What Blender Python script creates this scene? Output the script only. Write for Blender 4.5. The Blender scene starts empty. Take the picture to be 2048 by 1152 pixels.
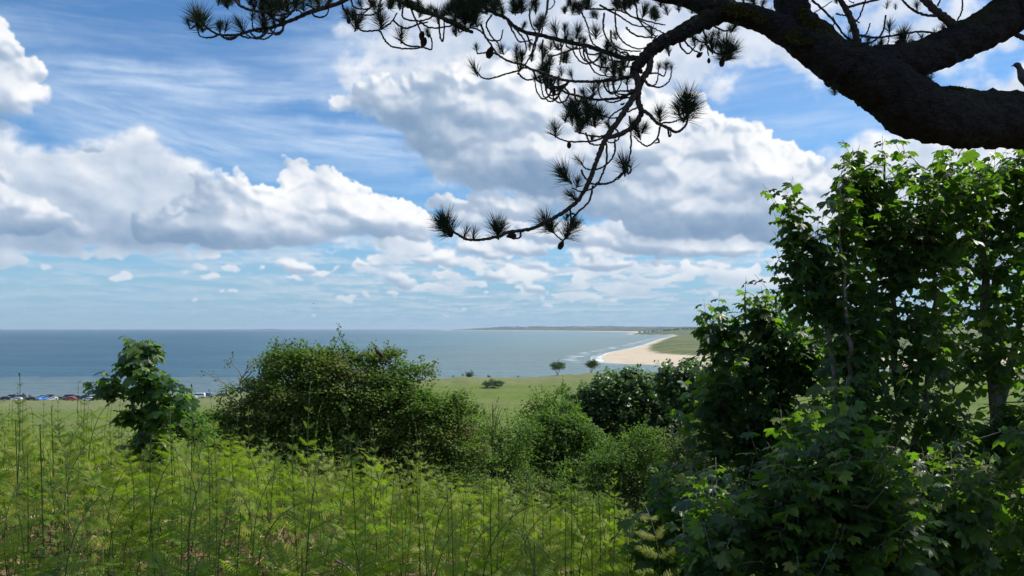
import bpy, math, random
import numpy as np
from mathutils import Vector, Matrix, noise as mnoise

random.seed(7); RNG = np.random.default_rng(7)
SC = bpy.context.scene
COL = SC.collection
PI = math.pi

# ------------------------------------------------------------------ camera
CAMZ = 30.0            # metres above the sea
F = 1547.0             # focal length in pixels of the 2048 px wide photograph
HORIZ = 657.0
cam_d = bpy.data.cameras.new('camera')
cam = bpy.data.objects.new('camera', cam_d); COL.objects.link(cam)
cam.location = (0, 0, CAMZ); cam.rotation_euler = (math.radians(90), 0, 0)
cam_d.sensor_width = 36.0; cam_d.lens = 36.0*F/2048.0
cam_d.shift_y = (HORIZ-576.0)/2048.0
cam_d.clip_start = 0.05; cam_d.clip_end = 200000.0
SC.camera = cam

# ------------------------------------------------------------------ light
SUN_AZ, SUN_EL = math.radians(72), math.radians(51)      # azimuth clockwise from the view direction
SUN_DIR = Vector((math.sin(SUN_AZ)*math.cos(SUN_EL), math.cos(SUN_AZ)*math.cos(SUN_EL), math.sin(SUN_EL)))
sun_d = bpy.data.lights.new('sun', 'SUN'); sun_d.energy = 5.0; sun_d.angle = math.radians(0.5); sun_d.color = (1.0, 0.95, 0.86)
sun = bpy.data.objects.new('sun', sun_d); COL.objects.link(sun)
sun.rotation_euler = (-SUN_DIR).to_track_quat('-Z', 'Y').to_euler()
SC.view_settings.view_transform = 'Standard'; SC.view_settings.look = 'None'
SC.view_settings.exposure = 0.22; SC.view_settings.gamma = 1.0; SC.view_settings.use_curve_mapping = False
SC.cycles.max_bounces = 6; SC.cycles.diffuse_bounces = 3; SC.cycles.glossy_bounces = 2
SC.cycles.transmission_bounces = 3; SC.cycles.transparent_max_bounces = 4; SC.cycles.volume_bounces = 0
SC.cycles.use_denoising = True

# ------------------------------------------------------------------ node helper
class NT:
    def __init__(s, tree): s.t = tree; s.n = tree.nodes; s.l = tree.links
    def put(s, inp, v):
        if isinstance(v, bpy.types.NodeSocket): s.l.new(v, inp)
        elif v is not None:
            try: inp.default_value = v
            except Exception:
                inp.default_value = (v[0], v[1], v[2], 1.0) if hasattr(v, '__len__') else (v, v, v, 1.0)
    def m(s, op, a, b=None, c=None, clamp=False):
        n = s.n.new('ShaderNodeMath'); n.operation = op; n.use_clamp = clamp
        for i, v in enumerate((a, b, c)):
            if v is not None: s.put(n.inputs[i], v)
        return n.outputs[0]
    def v(s, op, a, b=None, scale=None):
        n = s.n.new('ShaderNodeVectorMath'); n.operation = op
        s.put(n.inputs[0], a)
        if b is not None: s.put(n.inputs[1], b)
        if scale is not None: s.put(n.inputs['Scale'], scale)
        return n.outputs['Value'] if op in ('LENGTH', 'DOT_PRODUCT', 'DISTANCE') else n.outputs[0]
    def noise(s, vec, scale, detail=4, rough=.55, dist=0.0, lac=2.0, col=False, dims='3D'):
        n = s.n.new('ShaderNodeTexNoise'); n.noise_dimensions = dims
        s.put(n.inputs['Vector'], vec)
        s.put(n.inputs['Scale'], scale); s.put(n.inputs['Detail'], detail)
        s.put(n.inputs['Roughness'], rough); s.put(n.inputs['Distortion'], dist); s.put(n.inputs['Lacunarity'], lac)
        return n.outputs['Color'] if col else n.outputs[0]
    def rng(s, x, a, b, c=0.0, d=1.0, smooth=False):
        n = s.n.new('ShaderNodeMapRange'); n.clamp = True
        if smooth: n.interpolation_type = 'SMOOTHSTEP'
        for i, v in enumerate((x, a, b, c, d)): s.put(n.inputs[i], v)
        return n.outputs[0]
    def mix(s, f, a, b, typ='MIX'):
        n = s.n.new('ShaderNodeMix'); n.data_type = 'RGBA'; n.blend_type = typ
        s.put(n.inputs[0], f); s.put(n.inputs[6], a); s.put(n.inputs[7], b)
        return n.outputs[2]
    def comb(s, x, y, z):
        n = s.n.new('ShaderNodeCombineXYZ')
        for i, v in enumerate((x, y, z)): s.put(n.inputs[i], v)
        return n.outputs[0]
    def attr(s, name):
        n = s.n.new('ShaderNodeAttribute'); n.attribute_name = name; return n
    def ramp(s, x, stops):
        n = s.n.new('ShaderNodeValToRGB'); e = n.color_ramp.elements
        while len(e) < len(stops): e.new(0.5)
        for i, (p, c) in enumerate(stops): e[i].position = p; e[i].color = (c[0], c[1], c[2], 1)
        s.put(n.inputs[0], x); return n.outputs[0]

# ------------------------------------------------------------------ cloud banks as a thickness field over azimuth and elevation, light and shade painted in from it and by hand
def hash2(ix, iy, seed):
    h = (ix.astype(np.int64)*374761393 + iy.astype(np.int64)*668265263 + seed*1442695041) & 0xFFFFFFFF
    h = ((h ^ (h >> 13))*1274126177) & 0xFFFFFFFF
    return ((h ^ (h >> 16)) & 0xFFFFFF).astype(np.float32)/float(0xFFFFFF)
def perlin(x, y, seed=0):
    xi = np.floor(x); yi = np.floor(y); xf = (x-xi).astype(np.float32); yf = (y-yi).astype(np.float32)
    xi = xi.astype(np.int32); yi = yi.astype(np.int32)
    u = xf*xf*xf*(xf*(xf*6-15)+10); v = yf*yf*yf*(yf*(yf*6-15)+10)
    def g(dx, dy):
        a = hash2(xi+dx, yi+dy, seed)*(2*np.pi)
        return np.cos(a)*(xf-dx)+np.sin(a)*(yf-dy)
    return ((g(0,0)*(1-u)+g(1,0)*u)*(1-v)+(g(0,1)*(1-u)+g(1,1)*u)*v)*1.5
def fbm(x, y, octaves=5, rough=.5, seed=0, billow=False):
    s = 0.0; a = 1.0; t = 0.0
    for i in range(octaves):
        n = perlin(x+i*17.3, y-i*9.1, seed+i)
        s = s+a*(1-2*np.abs(n)*1.6 if billow else n); t += a
        x = x*2.03; y = y*2.03; a *= rough
    return s/t
def sst(x, a, b):
    t = np.clip((x-a)/(b-a), 0, 1); return t*t*(3-2*t)
def blur(A, r):
    r = int(r)
    if r < 1: return A
    for ax in (0, 1):
        for _ in range(2):
            pad = [(0, 0), (0, 0)]; pad[ax] = (r+1, r)
            c = np.cumsum(np.pad(A, pad, mode='edge'), axis=ax, dtype=np.float64)
            n = A.shape[ax]
            A = ((np.take(c, range(2*r+1, 2*r+1+n), axis=ax)-np.take(c, range(0, n), axis=ax))/(2*r+1)).astype(np.float32)
    return A
def bil(A, x, y):
    h, w = A.shape
    x = np.clip(x, 0, w-1.001); y = np.clip(y, 0, h-1.001)
    xi = x.astype(np.int32); yi = y.astype(np.int32); fx = (x-xi).astype(np.float32); fy = (y-yi).astype(np.float32)
    return (A[yi, xi]*(1-fx)+A[yi, xi+1]*fx)*(1-fy)+(A[yi+1, xi]*(1-fx)+A[yi+1, xi+1]*fx)*fy

U0, U1, V0, V1, STEP = -500.0, 2550.0, -330.0, 690.0, 2.0      # window in 1/1547 radian units
# (px, py, rx, ry, kind)  kind: c crisp cauliflower, s soft, w wispy
LOBES = [
 # left heap
 (235,330,135,52,'s'),(150,370,190,70,'s'),(320,350,110,48,'s'),(260,430,190,58,'s'),(400,400,100,50,'s'),(60,355,110,55,'s'),(90,400,150,60,'s'),
 (178,292,22,8,'c'),(215,296,24,8,'w'),
 (400,358,26,14,'c'),(432,352,30,14,'c'),(450,375,36,26,'c'),(480,362,16,18,'c'),(486,378,20,22,'c'),(440,395,50,34,'c'),(500,410,60,36,'c'),(545,420,60,34,'c'),
 (430,425,60,38,'c'),(500,445,100,36,'c'),(440,462,150,30,'c'),(350,465,130,28,'s'),(300,470,90,26,'s'),
 (588,336,20,20,'c'),(580,355,18,24,'c'),(600,378,30,30,'c'),(645,358,18,20,'c'),(650,380,34,28,'c'),(690,385,34,26,'c'),(715,385,20,20,'c'),(620,410,60,34,'c'),
 (690,418,60,34,'c'),(755,408,24,22,'c'),(775,425,40,28,'c'),(800,440,36,26,'c'),(825,455,34,24,'c'),(846,466,26,18,'c'),(740,445,90,28,'c'),(640,445,90,30,'c'),(570,440,70,34,'c'),
 (560,460,120,26,'c'),(800,465,70,18,'s'),
 # left edge
 (-40,130,60,60,'c'),(0,110,30,26,'c'),(10,150,44,44,'c'),(38,180,38,30,'c'),(-20,190,60,50,'c'),(0,235,30,40,'s'),
 (0,418,46,24,'c'),(48,412,24,20,'c'),(70,428,30,18,'c'),(100,438,26,14,'c'),(20,440,80,24,'c'),(60,470,100,26,'s'),(-60,400,80,60,'c'),
 (146,455,18,12,'c'),(160,468,20,12,'c'),(180,468,14,10,'c'),(90,492,40,13,'s'),(130,500,24,10,'s'),(0,500,24,14,'s'),(25,535,60,10,'w'),
 # top centre bank behind the pine
 (1010,20,330,90,'w'),(1340,70,240,90,'w'),(1230,10,300,90,'w'),(760,110,110,70,'w'),(830,150,130,70,'w'),(960,170,130,70,'s'),(1060,180,110,80,'s'),(1180,150,150,90,'s'),(1330,150,110,70,'w'),
 (735,205,40,26,'c'),(690,210,26,16,'c'),(675,203,14,10,'c'),(640,215,70,14,'w'),(780,190,60,34,'c'),(830,225,100,44,'c'),(800,195,50,30,'c'),
 (920,250,120,80,'c'),(1000,230,110,90,'c'),(1060,220,80,60,'c'),(1090,190,40,40,'c'),(880,280,70,30,'c'),(1000,310,130,70,'c'),(1100,330,120,60,'c'),(950,330,90,50,'c'),
 (1110,260,70,60,'c'),(930,355,60,40,'s'),(1040,370,110,34,'s'),(1170,365,100,34,'c'),(1200,340,90,44,'c'),
 # right heap
 (1350,225,50,36,'c'),(1310,240,50,40,'c'),(1395,250,40,36,'c'),(1260,260,60,50,'c'),(1420,270,34,34,'c'),(1290,300,90,70,'c'),(1400,310,80,60,'c'),(1225,300,70,60,'c'),
 (1478,272,34,26,'c'),(1510,285,26,24,'c'),(1490,310,60,44,'c'),(1545,315,30,26,'c'),(1580,318,34,26,'c'),(1610,345,30,28,'c'),(1640,370,26,24,'c'),(1540,350,70,50,'c'),(1600,385,60,40,'c'),(1640,400,40,26,'c'),
 (1350,370,110,70,'c'),(1460,380,90,60,'c'),(1290,390,90,50,'c'),(1540,420,110,50,'c'),(1200,400,90,40,'c'),(1400,430,150,46,'c'),(1300,450,130,34,'s'),(1600,450,100,40,'c'),(1480,455,140,30,'s'),
 # far right bank
 (1660,305,40,16,'s'),(1740,300,80,34,'s'),(1840,300,90,40,'s'),(1930,320,110,50,'s'),(1750,350,120,60,'s'),(1900,380,150,80,'s'),(2080,380,200,120,'s'),(1750,420,120,80,'s'),(2150,280,160,120,'s'),(2350,400,200,140,'s'),
 (1700,480,130,50,'s'),(1900,480,160,60,'s'),
 # upper right
 (1560,115,110,34,'w'),(1500,160,70,26,'w'),(1650,170,60,22,'w'),(1600,80,120,40,'w'),(1460,192,50,14,'s'),(1400,205,60,14,'w'),(1540,40,160,50,'w'),(1830,40,140,60,'w'),(2050,70,110,60,'w'),(1880,155,70,24,'w'),(1940,165,40,14,'s'),(1440,120,100,40,'w'),(1720,20,100,50,'w'),
 # puffs towards the horizon
 (885,408,26,16,'c'),(905,415,30,14,'c'),(960,405,30,16,'c'),(985,415,40,18,'c'),(1060,418,60,22,'c'),(940,440,60,20,'c'),(1010,440,80,20,'s'),(670,485,14,8,'c'),(766,487,12,8,'c'),
 (575,528,20,10,'c'),(600,537,34,10,'c'),(630,540,22,8,'s'),(752,527,18,7,'c'),(725,530,14,5,'c'),(790,555,22,10,'c'),(810,567,20,12,'c'),(690,540,40,6,'w'),
 (850,520,30,10,'c'),(880,515,26,12,'c'),(905,525,22,10,'c'),(945,498,40,12,'c'),(985,510,30,10,'c'),(1015,490,26,14,'c'),(1050,500,40,14,'c'),(1120,465,80,18,'c'),(1180,480,50,18,'c'),(1060,470,80,12,'s'),
 (990,552,26,12,'c'),(970,545,20,8,'s'),(1075,530,26,8,'c'),(1100,540,22,8,'c'),(1210,530,60,10,'c'),(1290,490,70,18,'c'),(1370,500,60,14,'c'),(1440,495,50,14,'c'),(1475,500,36,12,'c'),(1240,505,50,10,'s'),
 (1070,578,20,8,'c'),(1050,585,24,6,'s'),(1185,505,30,12,'c'),(1310,522,12,8,'c'),(470,535,22,7,'s'),(430,555,70,7,'w'),(520,560,60,6,'w'),(350,545,50,8,'w'),(640,568,50,6,'w'),(1150,590,60,6,'s'),
 (880,570,60,6,'s'),(930,585,60,5,'w'),(1240,575,60,8,'s'),(1330,560,60,8,'s'),(1440,545,80,10,'s'),(1520,560,60,10,'s'),(720,585,80,5,'w'),(1000,605,80,4,'w'),(1300,600,100,6,'w'),
]
SHADES = [(240,400,220,70,.55),(200,440,200,50,.5),(60,350,120,50,.3),(1050,385,220,30,.75),(860,310,60,60,.6),(1000,300,120,60,.35),(1000,345,140,50,.95),(900,300,110,60,.8),(1110,360,110,40,.8),(810,225,90,36,.85),(1180,350,60,40,.6),(1330,462,160,18,.45),(1560,470,120,22,.4),(930,255,70,40,.5),  # grey undersides: shade painted into the clouds by hand
          (310,476,160,20,1.0),(370,440,110,32,.7),(250,390,150,36,.4),(80,470,120,22,.95),(450,478,100,16,.7),(140,420,90,40,.45),(10,480,90,16,.6),(1330,425,100,34,.3),(1120,500,60,8,.4),
          (1440,512,110,8,.5),(1720,420,120,60,.25),(1560,300,40,16,.2),(720,470,70,10,.4),(280,345,120,14,.35),(1150,395,160,14,.5),(840,262,60,16,.5),(970,500,100,8,.3),(1250,520,80,6,.4),(1500,400,60,16,.25)]
CIRRUS = [(300,160,300,34,.95,3),(560,190,330,22,.6,3),(330,265,300,40,.8,-14),(700,285,260,40,.9,-4),(120,235,200,26,.5,-16),(60,60,180,24,.4,3),(560,110,260,30,.25,5),(700,130,150,60,.7,10),(720,50,120,50,.4,30),
          (1700,245,200,22,.35,4),(1650,215,160,26,.3,4),(760,330,200,14,.4,2),(650,345,250,12,.25,2),(860,370,160,12,.35,0),(1540,240,120,14,.3,0),(1500,160,200,50,.4,5),(500,250,200,30,.5,-10),(850,470,120,20,.3,0)]

def build_clouds():
    rs = np.random.default_rng(11)
    w = int((U1-U0)/STEP); h = int((V1-V0)/STEP)
    X, Y = np.meshgrid(U0+np.arange(w, dtype=np.float32)*STEP, V0+np.arange(h, dtype=np.float32)*STEP)
    def conv(px, py):
        az = math.atan((px-1024)/F); el = math.atan((HORIZ-py)/F*math.cos(az))
        return 1024+az*F, HORIZ-el*F
    def stamp(H, u, v, rx, ry, amp):
        i0 = max(0, int((u-rx-U0)/STEP)); i1 = min(w, int((u+rx-U0)/STEP)+2)
        j0 = max(0, int((v-ry-V0)/STEP)); j1 = min(h, int((v+ry-V0)/STEP)+2)
        if i0 >= i1 or j0 >= j1: return
        xx = X[j0:j1, i0:i1]; yy = Y[j0:j1, i0:i1]
        d = 1-((xx-u)/rx)**2-((yy-v)/ry)**2
        k = H[j0:j1, i0:i1]
        np.maximum(k, amp*np.sqrt(np.clip(d, 0, 1)), out=k)
    Hc = np.zeros((h, w), np.float32); Hs = Hc.copy(); Hw = Hc.copy()
    for (px, py, rx, ry, kd) in LOBES:
        u, v = conv(px, py); T = {'c': Hc, 's': Hs, 'w': Hw}[kd]
        r = math.sqrt(rx*ry); stamp(T, u, v, rx, ry, r)
        if kd == 'c':
            for _ in range(11):
                a = rs.uniform(-.4, PI+.4); k = rs.uniform(.28, .5); q = rs.uniform(.45, .92)
                cu = u+math.cos(a)*rx*q; cv = v-math.sin(a)*ry*q
                rr = r*k; hh = r*math.sqrt(max(0.05, 1-q*q))
                stamp(T, cu, cv, rr*1.15, rr*.95, hh*.6+rr*.62)
                for _ in range(4):
                    b = rs.uniform(-.2, PI+.2); q2 = rs.uniform(.4, .95); r2 = rr*rs.uniform(.3, .5)
                    stamp(T, cu+math.cos(b)*rr*q2, cv-math.sin(b)*rr*q2, r2*1.1, r2, hh*.6+rr*.5+r2*.55)
    # rows of small flat-based cumulus towards the horizon
    for i in range(620):
        v = 655-rs.uniform(0, 1)**.8*185-6; k = (HORIZ-v)/150.0
        u = rs.uniform(U0, U1)
        dens = .30+.70*float(sst(np.float64(u), 450, 1000))
        if rs.random() > dens: continue
        wd = rs.uniform(14, 52)*min(1, k+.12); hh = wd*rs.uniform(.16, .34)
        T = Hs; rs.random()
        for j in range(7):
            q = rs.uniform(-1, 1); rr = wd*rs.uniform(.22, .42)*(1-.5*abs(q))
            stamp(T, u+q*wd*.8, v-hh*rs.uniform(0, 1)*(1-abs(q)), rr*1.3, rr*rs.uniform(.45, .7)*(.6+.4*min(1, k)), rr*(1.0 if T is Hc else 1.6))
    N1x = fbm(X/95, Y/80, 5, .55, 3); N1y = fbm(X/95, Y/80, 5, .55, 31)
    N2x = fbm(X/26, Y/22, 4, .6, 5); N2y = fbm(X/26, Y/22, 4, .6, 51)
    gx = (X-U0)/STEP; gy = (Y-V0)/STEP
    scl = np.clip((HORIZ-Y)/300.0, .25, 1.0)                     # smaller features near the horizon
    def wp(H, a, b): return bil(H, gx+(N1x*a+N2x*b)*scl/STEP, gy+(N1y*a+N2y*b)*scl/STEP)
    Hc = wp(Hc, 22, 9); Hs0 = wp(Hs, 60, 22); lowm = sst(Y, 470, 520); Hs = blur(Hs0, 7)*(1-lowm)+blur(Hs0, 1)*lowm; Hw = blur(wp(Hw, 120, 55), 5)
    bil1 = fbm(X/34, Y/27, 5, .55, 77, billow=True)
    fb = fbm(X/60, Y/46, 7, .58, 99)
    sh = np.zeros_like(Hc)
    for (px, py, rx, ry, am) in SHADES:
        u, v = conv(px, py)
        dd = np.sqrt(((X+N1x*70*scl-u)/(rx*1.55))**2+((Y+N1y*50*scl-v)/(ry*1.55))**2)
        sh = np.maximum(sh, am*(1-sst(dd, .1, 1.0)))
    # coverage
    soft = sst(fbm(X/180, Y/120, 3, .5, 8), -.25, .35)
    mc = sst(Hc, 0, 6)
    ac = sst(Hc+(bil1*6*scl+fb*16*scl)*mc, 1.0, 5+26*soft*scl)
    gv = np.gradient(blur(Hc, 9), STEP)[0]; und = sst(-gv, .05, .7)*(Y < 520)      # undersides are fuzzy
    acs = sst(blur(Hc, 7)+fb*42*scl+bil1*5*scl, 6, 46*scl)
    ac = ac*(1-und)+np.minimum(ac, acs)*und
    lw = sst(Y, 430, 490); ac = ac*(1-lw)+lw*sst(blur(Hc, 1)+fb*14*scl, 1, 24*scl+2)
    asf = sst(Hs+(fb*50*scl+bil1*5*scl)*sst(Hs, 0, 25*scl), 3, 50*scl*scl+3)
    aw = sst(Hw+fb*95*sst(Hw, 0, 35), 10, 90)
    # shading painted in from the thickness field, hand-placed shade on top
    def lamb(H, k, r):
        H = blur(H, r); gy_, gx_ = np.gradient(H, STEP)
        nz = 1.0/np.sqrt(1+(gx_*k)**2+(gy_*k)**2)
        nx = -gx_*k*nz; ny = gy_*k*nz                              # ny: up
        return nx*.36+ny*.66+nz*.50
    big = fbm(X/150, Y/100, 3, .5, 412)
    surf = Hc+bil1*3.4*scl+fb*9*scl+big*60*scl
    L = .25*lamb(surf, 1.0, 1)+.50*lamb(surf, 1.5, 2)+.25*lamb(surf, 2.4, 7)
    Lb = lamb(Hc, 1.6, 18)
    lit_c = .22+.64*L+.22*Lb+.22*big
    Ls = lamb(Hs*.6+fb*16+bil1*1.5+big*50*scl, 1.0, 4)
    lit_s = .52+.30*Ls+.16*lamb(Hs, 1.5, 16)+.2*big
    lit_w = .70+.20*lamb(fb*22+Hw*.4+big*50, 1.0, 4)+.18*big
    thick = blur(np.maximum(Hc, np.maximum(Hs, Hw*.6)), 10)
    edge = 1-sst(thick, 5, 70)
    A = 1-(1-ac)*(1-asf*.96)*(1-aw*.80)
    wc = ac; ws = asf*(1-ac); ww = aw*.8*(1-ac)*(1-asf)
    B = (lit_c*wc+lit_s*ws+lit_w*ww)/np.maximum(wc+ws+ww, 1e-3)
    B = B+.13*edge-.06*(1-edge)
    B = B+.03-sh*.40*(1-.35*sst(L, .5, .95))
    # bright glow painted into the clouds around the upper centre
    gl = np.exp(-(((X-1250)/620)**2+((Y-40)/330)**2))
    B = B+.07*gl
    B = np.where(B < .42, .42-(.42-B)*.45, B)+.16*fb+.14*big*(thick > 4)+.05*bil1*sst(thick, 5, 40)
    B = np.clip(B, 0, 1.08)
    stops = np.array([0, .22, .42, .60, .78, .92, 1.08])
    cols = np.array([(.20,.30,.45), (.27,.37,.51), (.37,.46,.59), (.47,.55,.66), (.60,.66,.75), (.73,.76,.81), (.86,.87,.88)])
    rgb = np.stack([np.interp(B, stops, cols[:, i]) for i in range(3)], -1)
    # rows of small cloud on a flat layer towards the horizon
    el = (HORIZ-Y)/F; az = (X-1024)/F
    q = np.maximum(np.sin(el), 0)+.030
    Qx = np.sin(az)*np.cos(el)/q; Qy = np.cos(az)*np.cos(el)/q
    g0 = fbm(Qx*1.3, Qy*.7, 6, .55, 200); g1 = fbm(Qx*1.3+.05, Qy*.7+.14, 6, .55, 200)
    cg = .95*sst(g0, -.20, .22)*sst(el*F, 215, 150)*(.38+.60*sst(X, 300, 1000))*(.35+.65*sst(el*F, 5, 60))
    bg = np.clip(.74+.9*(g0-g1)-.2*np.clip(g0,0,1), 0, 1.05)
    rgg = np.stack([np.interp(bg, stops, cols[:, i]) for i in range(3)], -1)
    rgg = rgg*.8+np.array((.62,.70,.78))*.2
    # cirrus
    ci = np.zeros_like(A)
    for (px, py, rx, ry, am, rot) in CIRRUS:
        u, v = conv(px, py); c, s = math.cos(math.radians(rot)), math.sin(math.radians(rot))
        xx = X-u; yy = Y-v
        xr = xx*c-yy*s; yr = xx*s+yy*c
        dd = np.sqrt(((xr+N1x*60)/(rx*1.3))**2+((yr+N1y*24)/(ry*1.5))**2)
        st = fbm((xr+yr*1.5)/150, yr/13+N2y*.12+N1y*.2, 5, .6, int(px)+int(py)); st2 = fbm(xr/330, yr/40, 5, .55, int(px))
        ci = 1-(1-ci)*(1-am*(1-sst(dd, .0, 1.0))*np.clip(.62+.8*st+.8*st2, 0, 1))
    stg = fbm((X+Y*1.2)/200, Y/16+N1y*.2+X/900, 5, .62, 606)
    ci = np.clip(ci*.85+.13*sst(stg, -.2, .5), 0, 1)
    cic = np.array((.58, .70, .86))
    out = np.zeros((h, w, 4), np.float32)
    al = ci.copy(); c = np.broadcast_to(cic, (h, w, 3)).copy()
    def over(al, c, a, col):
        na = a+al*(1-a); return na, (col*a[..., None]+c*(al*(1-a))[..., None])/np.maximum(na, 1e-4)[..., None]
    al, c = over(al, c, cg, rgg)
    al, c = over(al, c, A, rgb)
    out[..., :3] = c; out[..., 3] = al
    return out
# ------------------------------------------------------------------ world: Nishita sky with the cloud field over it
CL = build_clouds()
ih, iw = CL.shape[:2]
cimg = bpy.data.images.new('cloud_field', iw, ih, alpha=True, float_buffer=True)
cimg.alpha_mode = 'CHANNEL_PACKED'
cimg.pixels.foreach_set(np.ascontiguousarray(CL[::-1]).astype(np.float32).ravel()); cimg.pack()
world = bpy.data.worlds.new('World'); SC.world = world; world.use_nodes = True
W = NT(world.node_tree); W.n.clear()
sky = W.n.new('ShaderNodeTexSky'); sky.sky_type = 'NISHITA'; sky.sun_disc = False
sky.sun_elevation = SUN_EL; sky.sun_rotation = SUN_AZ
sky.altitude = 30; sky.air_density = 1.0; sky.dust_density = 0.6; sky.ozone_density = 2.0
tc = W.n.new('ShaderNodeTexCoord')
D = W.v('NORMALIZE', tc.outputs['Generated'])
sx = W.n.new('ShaderNodeSeparateXYZ'); W.put(sx.inputs[0], D)
AZ = W.m('MULTIPLY', W.m('ARCTAN2', sx.outputs[0], sx.outputs[1]), F)
EL = W.m('MULTIPLY', W.m('ARCSINE', sx.outputs[2]), F)
uu = W.m('MULTIPLY_ADD', AZ, 1/(U1-U0), (1024-U0)/(U1-U0))
vv = W.m('MULTIPLY_ADD', EL, 1/(V1-V0), 1-(HORIZ-V0)/(V1-V0))
it = W.n.new('ShaderNodeTexImage'); it.image = cimg; it.interpolation = 'Cubic'; it.extension = 'EXTEND'
W.put(it.inputs[0], W.comb(uu, vv, 0))
inw = W.m('MULTIPLY', W.m('MULTIPLY', W.rng(uu, 0.0, .09, smooth=True), W.rng(uu, 1.0, .91, smooth=True)), W.rng(vv, 1.0, .78, smooth=True))
q = W.m('ADD', W.m('MAXIMUM', sx.outputs[2], 0.0), 0.06)
Q = W.comb(W.m('DIVIDE', sx.outputs[0], q), W.m('DIVIDE', sx.outputs[1], q), 0.0)
g0 = W.noise(Q, .75, 5, .58, dist=.2)
gcov = W.rng(g0, .46, .62, smooth=True)
gcol = W.ramp(g0, [(.45, (.90,.93,.96)), (.60, (.72,.78,.84)), (.75, (.45,.53,.63))])
ST = 0.1
SKY_GAIN = (.60, .93, 1.20)
skyc = W.v('MULTIPLY', sky.outputs[0], (SKY_GAIN[0]*ST, SKY_GAIN[1]*ST, SKY_GAIN[2]*ST))
skyc = W.mix(W.rng(EL, 330, -30, 0.0, .62, smooth=True), skyc, (.25, .44, .65))
c = W.mix(W.m('MULTIPLY', gcov, .85), skyc, gcol)
ci = W.mix(it.outputs['Alpha'], skyc, it.outputs['Color'])
c = W.mix(inw, c, ci)
c = W.mix(W.rng(EL, 190, -20, 0.0, .62, smooth=True), c, (.29, .44, .58))
bg = W.n.new('ShaderNodeBackground'); W.put(bg.inputs[0], W.v('SCALE', c, scale=1/ST)); bg.inputs[1].default_value = ST
out = W.n.new('ShaderNodeOutputWorld'); W.l.new(bg.outputs[0], out.inputs[0])
world.cycles.sampling_method = 'MANUAL'; world.cycles.sample_map_resolution = 512
# ------------------------------------------------------------------ mesh tools
def W3(px, py, d):
    """The place d metres ahead of the camera that the photograph's pixel (px, py) looks at."""
    return np.array(((px-1024.0)/F*d, d, CAMZ-(py-HORIZ)/F*d))
def meta(o, label=None, cat=None, group=None, kind=None):
    if label: o['label'] = label
    if cat: o['category'] = cat
    if group: o['group'] = group
    if kind: o['kind'] = kind
    return o
def empty(name, loc, label, cat, group=None):
    o = bpy.data.objects.new(name, None); COL.objects.link(o); o.location = tuple(loc); o.empty_display_size = .2
    return meta(o, label, cat, group)
def npmesh(name, V, T, mat, smooth=False, attrs=None, mat_idx=None):
    V = np.ascontiguousarray(V, dtype=np.float32); T = np.ascontiguousarray(T, dtype=np.int32)
    me = bpy.data.meshes.new(name)
    me.vertices.add(len(V)); me.vertices.foreach_set('co', V.ravel())
    me.loops.add(T.size); me.loops.foreach_set('vertex_index', T.ravel())
    me.polygons.add(len(T)); me.polygons.foreach_set('loop_start', np.arange(0, T.size, T.shape[1], dtype=np.int32))
    me.polygons.foreach_set('loop_total', np.full(len(T), T.shape[1], dtype=np.int32))
    if smooth: me.polygons.foreach_set('use_smooth', np.ones(len(T), dtype=bool))
    for m in (mat if isinstance(mat, (list, tuple)) else [mat]): me.materials.append(m)
    if mat_idx is not None: me.polygons.foreach_set('material_index', np.asarray(mat_idx, dtype=np.int32))
    for k, a in (attrs or {}).items():
        at = me.attributes.new(k, 'FLOAT', 'POINT'); at.data.foreach_set('value', np.ascontiguousarray(a, dtype=np.float32))
    me.update(calc_edges=True); me.validate()
    return me
def link(name, me, parent=None, mat4=None):
    o = bpy.data.objects.new(name, me); COL.objects.link(o)
    if parent is not None: o.parent = parent
    if mat4 is not None: o.matrix_local = mat4
    return o
class Geo:
    """Collects vertices and triangles, in world space; build() puts them under a thing at its base."""
    def __init__(s): s.V = []; s.T = []; s.n = 0; s.A = []
    def add(s, V, T, a=0.0):
        s.V.append(np.asarray(V, dtype=np.float64)); s.T.append(np.asarray(T)+s.n); s.n += len(V)
        s.A.append(np.broadcast_to(np.asarray(a, dtype=np.float32), (len(V),)))
    def build(s, name, mat, parent=None, smooth=False, kind=None, label=None, at=None):
        if s.n == 0: return None
        V = np.concatenate(s.V); T = np.concatenate(s.T)
        if parent is not None: V = V-np.array(parent.location)
        if at is not None: V = V-np.array(at)
        o = link(name, npmesh(name, V, T, mat, smooth, {'tint': np.concatenate(s.A)}), parent)
        if at is not None: o.location = tuple(at)
        return meta(o, label, None, None, kind)
def spline(P, n):
    P = np.asarray(P, dtype=float); k = len(P)
    if k == 2: t = np.linspace(0, 1, n)[:, None]; return P[0]*(1-t)+P[1]*t
    Q = np.vstack([2*P[0]-P[1], P, 2*P[-1]-P[-2]])
    u = np.linspace(0, k-1-1e-9, n); i = u.astype(int); t = (u-i)[:, None]
    a, b, c, d = Q[i], Q[i+1], Q[i+2], Q[i+3]
    return .5*((2*b)+(c-a)*t+(2*a-5*b+4*c-d)*t*t+(3*b-a-3*c+d)*t**3)
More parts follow.
